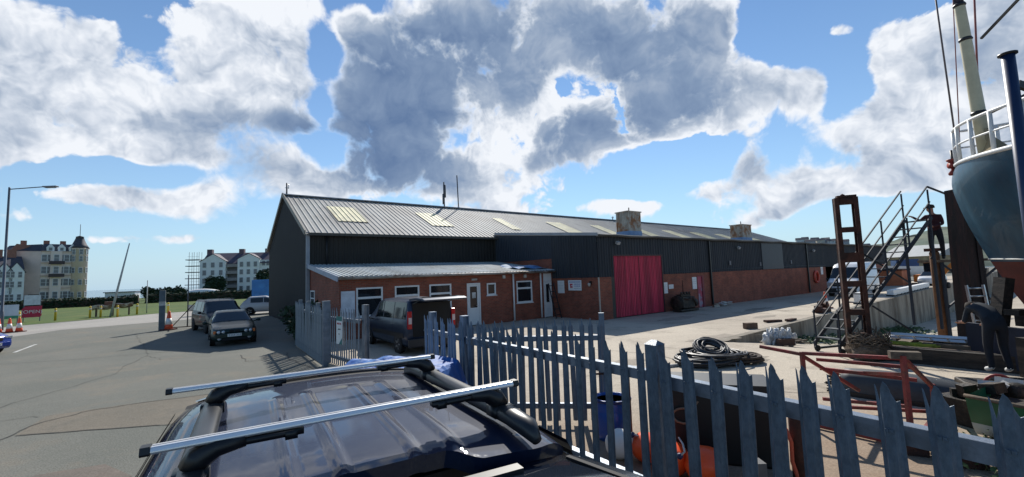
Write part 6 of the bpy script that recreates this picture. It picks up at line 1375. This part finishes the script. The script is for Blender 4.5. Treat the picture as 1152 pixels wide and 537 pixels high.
# ------------------------------------------------------------------ far buildings
PANE = M('far_glass', (.16, .17, .18), .15, 0, .1, 1)  # base colour lightened to stand for sky reflected in the panes
def win_mesh(w, h, fr=.09, sash=True):
    mb = MB(); mb.cur = 0; mb.b2((-w/2-fr, -.05, -fr), (-w/2, .02, h+fr)).b2((w/2, -.05, -fr), (w/2+fr, .02, h+fr)).b2((-w/2, -.05, h), (w/2, .02, h+fr)).b2((-w/2-.05, -.12, -fr), (w/2+.05, .02, 0))
    if sash: mb.b2((-w/2, -.03, h*.48), (w/2, .01, h*.48+.06))
    mb.cur = 1; mb.b2((-w/2, -.015, 0), (w/2, -.005, h)); return mb
def grid_windows(par, xs, zs, w, h, y=-.01, frm=WHITE, pane=PANE, rz=0):
    first = None
    for z in zs:
        for x in xs:
            if first is None: first = win_mesh(w, h).build('window', [frm, pane], par); first.location = (x, y, z); first.rotation_euler = (0, 0, rz)
            else: child(first, 'window', par, (x, y, z), rz)
def frame_at(name, label, pa, pb, cat='building'):
    """Empty at pa (front left corner on the ground) with x towards pb"""
    t = T(name, label, cat, (pa.x, pa.y, 0), math.atan2(pb.y-pa.y, pb.x-pa.x)); return t, (pb-pa).to_2d().length
CREAM = M('cream_render', (.84, .68, .58), .85, 0, .06, .5, color2=(.80, .64, .55)); PINKC = M('peach_render', (.78, .60, .51), .85, 0, .1, .5); WREN = M('white_render', (.80, .80, .77), .85, 0, .08, .4)
# cream hotel with turret
A = at(44, 338, 108); Bq = at(82, 338, 113); t, Wd = frame_at('hotel_building', 'tall cream seafront hotel with pointed slate corner turret and mansard roof', A, Bq)
EH = 12.7
m_ = MB(); m_.b2((0, 0, 0), (Wd, 9, EH)); m_.build('wall', CREAM, t); m_ = MB(); m_.add([(-.02, .02, 0), (-.02, .02, EH), (-5.6, 4.5, EH+.2), (-5.6, 4.5, 0), (-.02, 9, 0), (-.02, 9, EH)], [(0, 1, 2, 3), (3, 2, 5, 4)]); m_.build('end_wall', PINKC, t)
for z in (3.3, 6.5, 9.7, EH-.1): MB().b2((-.1, -.22, z), (Wd, .0, z+.16)).build('string_course', M('stone_band', (.55, .40, .30), .8), t)
xs = [Wd*(i+.5)/6 for i in range(6)]; grid_windows(t, xs, (.9, 4.1, 7.2, 10.2), .85, 1.6)
for x in (Wd*.42, ):
    m_ = MB(); m_.b2((x-1.0, -.75, .1), (x+1.0, 0, EH)); m_.build('bay', CREAM, t); 
    for z in (.9, 4.1, 7.2, 10.2): child([c for c in t.children if c.name.startswith('window')][0], 'window', t, (x, -.78, z))
    for z in (6.2, 9.4): MB().b2((x-1.4, -1.5, z), (x+1.4, -.75, z+.08)).b2((x-1.4, -1.5, z+.08), (x+1.4, -1.45, z+.8)).build('balcony', M('iron_balcony', (.06, .04, .04), .6), t)
m_ = MB(); m_.add([(-.2, -.2, EH), (Wd, -.2, EH), (Wd, 9, EH), (-.2, 9, EH), (.6, .9, EH+1.9), (Wd, .9, EH+1.9), (Wd, 8, EH+1.9), (.6, 8, EH+1.9)], [(0, 1, 5, 4), (1, 2, 6, 5), (2, 3, 7, 6), (3, 0, 4, 7), (4, 5, 6, 7)]); m_.add([(-.1, 0, EH), (-5.8, 4.5, EH+.2), (-4.6, 6.0, EH+1.6), (.4, 2.0, EH+1.9)], [(0, 1, 2, 3)]); m_.build('mansard_roof', SLATE, t)
for x in xs[1::2]: m_ = MB(); m_.slab([(x-.7, EH), (x+.7, EH), (x+.7, EH+1.0), (x, EH+1.9), (x-.7, EH+1.0)], 'Y', -.15, 1.0); dm = m_.build('dormer', WREN, t); MB().b2((x-.3, -.17, EH+.2), (x+.3, -.155, EH+.95)).build('dormer_window', PANE, dm)
MB().slab([(-4.9, EH), (-1.0, EH), (-1.6, EH+1.6), (-3.8, EH+1.9)], 'Y', 3.0, 3.6).build('gable_end', M('brick_gable', (.30, .14, .10), .85), t)
TX = Wd+.9; tu = MB(); tu.lathe([(1.75, 0), (1.75, EH+.6), (1.95, EH+.7), (1.95, EH+.95)], 8, (TX, .6, 0)); tu.smooth = False; tu.build('turret', CREAM, t)
MB().lathe([(2.1, EH+.95), (1.5, EH+1.8), (.95, EH+3.2), (.75, EH+3.9), (.9, EH+3.95), (.05, EH+4.3)], 8, (TX, .6, 0)).build('turret_roof', SLATE, t); MB().tube((TX, .6, EH+4.2), (TX, .6, EH+7.3), .06, 6).build('finial', SLATE, t)
w0 = [c for c in t.children if c.name.startswith('window')][0]
for z in (.9, 4.1, 7.2, 10.2, 12.0):
    for a in (-.8, 0, .8): child(w0, 'window', t, (TX+1.76*math.sin(a), .6-1.76*math.cos(a), z), a, (.75, 1, .8))
for x, y in ((-2.2, 6.5), (Wd*.25, 4.5), (Wd*.75, 4.5)): MB().b2((x-.5, y-.4, EH+1), (x+.5, y+.4, EH+3.0)).build('chimney', M('brick_gable', (.30, .14, .10)), t)
# white villas left of it
A = at(-30, 340, 98); Bq = at(24, 339, 104); t, Wd = frame_at('villa_terrace', 'white gabled villas with slate roofs left of the cream hotel', A, Bq)
MB().b2((0, 0, 0), (Wd, 8, 8.4)).build('wall', WREN, t); m_ = MB(); m_.slab([(-.3, 8.2), (8.3, 8.2), (4, 11.4)], 'X', -.2, Wd+.2); m_.build('roof', SLATE, t)
for x in (Wd*.32, Wd*.58, Wd*.84):
    MB().slab([(x-1.3, 0), (x+1.3, 0), (x+1.3, 7.6), (x, 9.6), (x-1.3, 7.6)], 'Y', -.9, .1).build('gable_bay', WREN, t)
    m_ = MB(); m_.bar((x-1.55, -.5, 7.3), (x, -.5, 9.75), .9, .14).bar((x, -.5, 9.75), (x+1.55, -.5, 7.3), .9, .14); m_.build('gable_roof', SLATE, t)
    grid_windows(t, [x-.6, x+.6], (.9, 3.9, 6.2), .6, 1.3, -.92)
grid_windows(t, [Wd*.45, Wd*.71, Wd*.97-.5], (.9, 3.9, 6.2), .7, 1.4)
for x in (Wd*.2, Wd*.5, Wd*.8): MB().b2((x-.7, 3.6, 10.8), (x+.7, 4.4, 13.0)).build('chimney', M('brick_gable', (.30, .14, .10)), t)
# white apartment block with scaffolding
A = at(224, 330, 112); Bq = at(303, 328, 116); t, Wd = frame_at('apartment_block', 'white five storey apartment block with twin gables, slate roof and scaffolding at its left end', A, Bq)
t['label'] = 'white twin gabled apartment block with slate roof and scaffolding at its left end'
k = Wd/79.0
MB().b2((.2, 1.6, 0), (Wd, 9, 8.2)).build('wall', M('recess_render', (.20, .19, .18), .85), t)
for (a, b, ez) in ((0, 28.5*k, 8.9), (42*k, 67*k, 9.4)):
    MB().slab([(a, 0), (b, 0), (b, ez), ((a+b)/2+.0, 10.7), (a, ez)], 'Y', 0, 4).build('gabled_wing', WREN, t)
    grid_windows(t, [a+(b-a)*f for f in (.18, .5, .82)], (1.1, 3.3, 5.4, 7.4), .62, 1.1, -.01, M('grey_frame', (.3, .3, .32), .6))
MB().b2((67*k, .8, 0), (Wd+2, 5, 9.0)).build('end_wing', WREN, t); grid_windows(t, [71*k, 76*k], (1.1, 3.3, 5.4, 7.6), .6, 1.1, .79, M('grey_frame', (.3, .3, .32)))
m_ = MB(); m_.slab([(.4, 8.2), (9.4, 8.2), (5, 11.3)], 'X', -.1, Wd+2); m_.build('roof', M('purple_slate', (.085, .07, .095), .75, 0, .25, 1), t)
for (a, b, ez) in ((0, 28.5*k, 8.9), (42*k, 67*k, 9.4)): mx = (a+b)/2; m_ = MB(); m_.bar((a-.2, 2.2, ez-.1), (mx, 2.2, 10.85), 4.6, .12).bar((mx, 2.2, 10.85), (b+.2, 2.2, ez-.1), 4.6, .12); m_.build('gable_roof', M('purple_slate', (.085, .07, .095)), t)
for z in (1.9, 3.7, 5.5, 7.3): MB().b2((28.7*k, .3, z), (41.8*k, 1.6, z+.12)).b2((28.7*k, .3, z+.12), (41.8*k, .35, z+.8)).build('balcony', M('balcony_grey', (.30, .27, .25), .8, 0, .3, 3), t)
for x in (.4, 39*k, 70*k): MB().b2((x-.5, 4.4, 10.2), (x+.7, 5.6, 12.3)).build('chimney', M('brick_dark', (.14, .10, .11), .85), t)
scf = T('scaffolding', 'scaffolding tower with boarded lifts against the left end of the apartment block', 'scaffolding', (t.location.x-2.9*math.cos(t.rotation_euler[2]), t.location.y-2.9*math.sin(t.rotation_euler[2]), 0), t.rotation_euler[2])
for x in (.5, 1.6, 2.7):
    for y in (0, 1.6): MB().tube((x, y, 0), (x, y, 11.4 if x else 10.2), .045, 6).build('standard', STEEL, scf)
for k_ in range(6): MB().b2((-.2, -.4, 1.3+k_*1.6), (2.8, 1.8, 1.48+k_*1.6)).build('boarded_lift', M('scaffold_boards', (.10, .10, .09), .8), scf); MB().bar((.2, -.1, 2.2+k_*1.6), (2.8, -.1, 2.2+k_*1.6), .04).build('guard_rail', STEEL, scf)

# ------------------------------------------------------------------ right side: far shore
prof = [(800, 279), (880, 277), (940, 275.5), (980, 276), (1005, 272), (1020, 267), (1040, 261), (1070, 255), (1110, 251), (1160, 254), (1260, 262), (1420, 272)]
mb = MB(); mb.smooth = True; vs = []
NX, NY = 120, 14
def hprof(px):
    for (a, ya), (b, yb) in zip(prof, prof[1:]):
        if px <= b: return ya+(yb-ya)*(px-a)/(b-a)
    return prof[-1][1]
for i in range(NX+1):
    px = 800+620*i/NX; p = at(px, hprof(px), 520); top = p.z
    for j in range(NY+1):
        f = j/NY; Y = 330+190*f; X = p.x*Y/520; z = -4+(top+4)*(f**.8); z += (mnoise.noise(Vector((X*.03, Y*.03, 0)))*3.5+mnoise.noise(Vector((X*.12, Y*.12, 3)))*1.2)*(.3+.7*f) if j else 0; vs.append((X, Y, z))
mb.add(vs, [(i*(NY+1)+j, (i+1)*(NY+1)+j, (i+1)*(NY+1)+j+1, i*(NY+1)+j+1) for i in range(NX) for j in range(NY)])
mb.build('hills', M('wooded_hill', (.055, .085, .06), .95, 0, .35, .05, color2=(.11, .13, .085), mixlo=.45, mixhi=.55), kind='structure')
random.seed(33)
HM = [M('house_white', (.62, .62, .60), .8, 0, .05, 1), M('house_cream', (.55, .48, .38), .8), M('house_grey', (.36, .36, .38), .8)]
houses = [(900, 271, 500), (906, 270, 500), (912, 271.5, 490), (917, 270, 505), (923, 271, 495), (929, 269.5, 505), (935, 270.5, 500), (942, 271, 500), (950, 272.5, 490), (975, 276, 470), (1062, 268, 470), (1072, 272, 450), (1064, 278, 430), (1068, 286, 400), (1076, 282, 410), (1052, 272, 460), (1086, 290, 380)]
for k, (px, py, Y) in enumerate(houses):
    p = at(px, py+4, Y); w = random.uniform(5.5, 9); hh = random.uniform(5, 8)
    where = 'on the skyline above the far end of the shed roof' if k < 10 else 'on the hillside seen between the stairs and the hull'
    h_ = T('hill_house', f"{['white', 'cream', 'grey'][k % 3]} house, number {k+1} from the left, {where}"[:120], 'house', (p.x, p.y, p.z-2), R(-35+random.uniform(-15, 15)), 'houses on the far hill')
    ordn = ['first', 'second', 'third', 'fourth', 'fifth', 'sixth', 'seventh', 'eighth', 'ninth', 'tenth'][k if k < 10 else k-10]
    h_['label'] = f"{['white', 'cream', 'grey'][k % 3]} far house, {ordn} {where}"
    MB().b2((-w/2, -3, -3), (w/2, 3, hh)).build('wall', HM[k % 3], h_); MB().slab([(-3.3, hh), (3.3, hh), (0, hh+2.4)], 'X', -w/2-.3, w/2+.3).build('roof', SLATE, h_)
    f = win_mesh(.9, 1.2).build('window', [WHITE, PANE], h_); f.location = (-w/4, -3.02, 1.0)
    for (x, z) in ((w/4, 1.0), (-w/4, 3.6), (w/4, 3.6)): child(f, 'window', h_, (x, -3.02, z))
# quayside sheds, digger and small craft beyond the wall
A = at(992, 303, 95); Bq = at(1056, 302, 84); t, Wd = frame_at('quay_shed', 'pale grey roofed quayside shed with stained tan wall beyond the retaining wall', A, Bq, 'shed')
MB().b2((0, 0, -3), (Wd, 9, 3.45)).build('wall', M('tan_stained_wall', (.34, .28, .17), .9, 0, .35, .8, color2=(.22, .18, .12)), t); MB().slab([(-.5, 3.4), (9.5, 3.4), (4.5, 5.7)], 'X', -.3, Wd+.3).build('roof', M('grey_shed_roof', (.32, .34, .34), .7, 0, .1, 1), t)
grid_windows(t, [Wd*f for f in (.3, .6, .9)], (1.2,), 1.4, 1.0)
dg_ = T('excavator', 'small orange excavator on the quay beyond the retaining wall', 'excavator', at(1046, 312, 46), R(-60)); dg_.location.z = -.4
OR_ = M('digger_orange', (.62, .20, .03), .5, 0, .15, 2)
MB().b2((-1.1, -.8, .7), (1.0, .8, 1.5)).build('engine_deck', OR_, dg_, bevel=.08); MB().b2((-.2, -.75, 1.5), (1.0, .3, 2.7)).build('cab', GLASS, dg_, bevel=.05); MB().b2((-.25, -.8, 2.7), (1.05, .35, 2.8)).build('cab_roof', OR_, dg_)
for sg in (-1, 1): MB().b2((-1.3, sg*.9-.22, 0), (1.3, sg*.9+.22, .65)).build('track', BLACK, dg_, bevel=.15)
MB().bar((.8, .5, 1.4), (2.4, .5, 3.3), .25, .35).bar((2.4, .5, 3.3), (3.8, .5, 2.0), .2, .3).build('boom', OR_, dg_); MB().slab([(3.5, 1.2), (4.1, 1.4), (4.2, 2.0), (3.7, 2.1)], 'Y', .2, .8).build('bucket', BLACK, dg_)
A = at(984, 308, 60); t = T('work_boat', 'blue and white work boat seen beyond the wall under the stair rails', 'boat', (A.x, A.y, -.2), R(-20))
mb = MB(); mb.smooth = True; mb.grid(lambda a, b: (7*a, 1.2*math.cos(math.pi*b)*math.sin(math.pi*(a*.8+.2))**.5, 2.0-1.4*math.sin(math.pi*b)**.6+.3*(1-a)**2), 16, 10); mb.build('hull', WHITE, t); MB().b2((2.2, -.8, 1.9), (4.6, .8, 3.0)).build('cabin', BLUEP, t)
def wall_thing(u0, u1, h, w, name, label, mat, off=.5):
    a = slip_uv(u0, -off); b = slip_uv(u1, -off); o = T(name, label, 'barrier', (a[0], a[1], .01), math.atan2(b[1]-a[1], b[0]-a[0])); L = math.hypot(b[0]-a[0], b[1]-a[1])
    MB().b2((0, -w/2, .05), (L, w/2, h)).build('panel', mat, o, bevel=.03)
    for i in range(int(L/1.2)+1): MB().b2((i*1.2-.05, -w/2-.03, 0), (i*1.2+.2, w/2+.03, .1)).build('foot', BLACK, o)
    return o
wall_thing(27, 41, .45, .4, 'white_pontoon', 'long white pontoon section lying along the top of the retaining wall', WHITE)
rb = wall_thing(18.5, 20.5, .7, .3, 'red_white_barrier', 'short red and white barrier on the wall top left of the long white pontoon', WHITE, .5); MB().b2((.6, -.18, .15), (1.3, .18, .6)).build('red_patch', CONER, rb)
for k, (s, t_, lab) in enumerate(((43.0, -2.2, 'orange rust streaked hopper beside the end of the shed'), )):
    o = T('hopper', lab, 'hopper', wp(s, t_, 0), RB); MB().b2((-1.5, -1, 0), (1.5, 1, 1.6)).build('bin', M('hopper_orange', (.45, .14, .06), .7, 0, .25, 1.5), o, bevel=.05); MB().b2((-1.6, -1.1, 1.6), (1.6, 1.1, 1.75)).build('rim', RUST, o)
sr = M('green_jacket', (.10, .30, .03), .8)
sa = T('parked_car', 'white car parked beside the far end of the shed beyond the high-roofed van', 'car', wp(41, -5.2, 0), RB)
Bc = Body(4.1, 1.7, [(0, .65), (.1, .8), (.9, .95), (1.6, 1.4), (3.3, 1.4), (3.9, 1.0), (4.1, .8)], [(0, .62), (.9, .88), (4.1, .8)], .22, .76); Bc.shell(paint('van_white', (.7, .7, .7)), sa); Bc.top_panel('windscreen', GLASS, sa, .95, 1.6, .66)
for sg in (-1, 1): Bc.panel('side_window', GLASS, sa, 1.45, 3.2, .575, .655, sg); wheel(sa, .8, sg*.75, .3); wheel(sa, 3.3, sg*.75, .3)

# tarpaulin-covered dinghy trailer between the entrance fence and the parked car
tp = T('covered_trailer', 'low load under crumpled bright blue tarpaulin beyond the right end of the roof bars', 'trailer', (-2.0, 7.4, 0), R(-8))
random.seed(8)
mb = MB(); mb.smooth = False
def tarp(a, b):
    u = 2*a-1; v = 2*b-1; x = 1.1*u; y = .62*v; e = max(abs(u), abs(v)); z = 1.25-.10*u*u-.06*v*v - (.75*((e-.8)/.2)**1.3 if e > .8 else 0)
    n_ = mnoise.noise(Vector((x*3.1, y*3.1, 1)))*.09+mnoise.noise(Vector((x*8, y*8, 4)))*.035; return (x*(1+.04*e), y*(1+.04*e), z+n_)
mb.grid(tarp, 44, 30); mb.build('tarpaulin', M('blue_tarp', (.012, .10, .36), .65, 0, .25, 3, .3, 20, color2=(.03, .16, .42)), tp, fix=False)
MB().b2((-.95, -.55, .35), (.95, .55, 1.05)).build('load', BLACK, tp)
for x in (-.1, ):
    for sg in (-1, 1): wheel(tp, x, sg*.66, .28, .16)
MB().path([(-1.12, -.2, .98), (-.5, -.66, 1.0), (.2, -.68, .92), (1.12, -.3, .98)], .012, 5).build('lashing_rope', OFFW, tp)
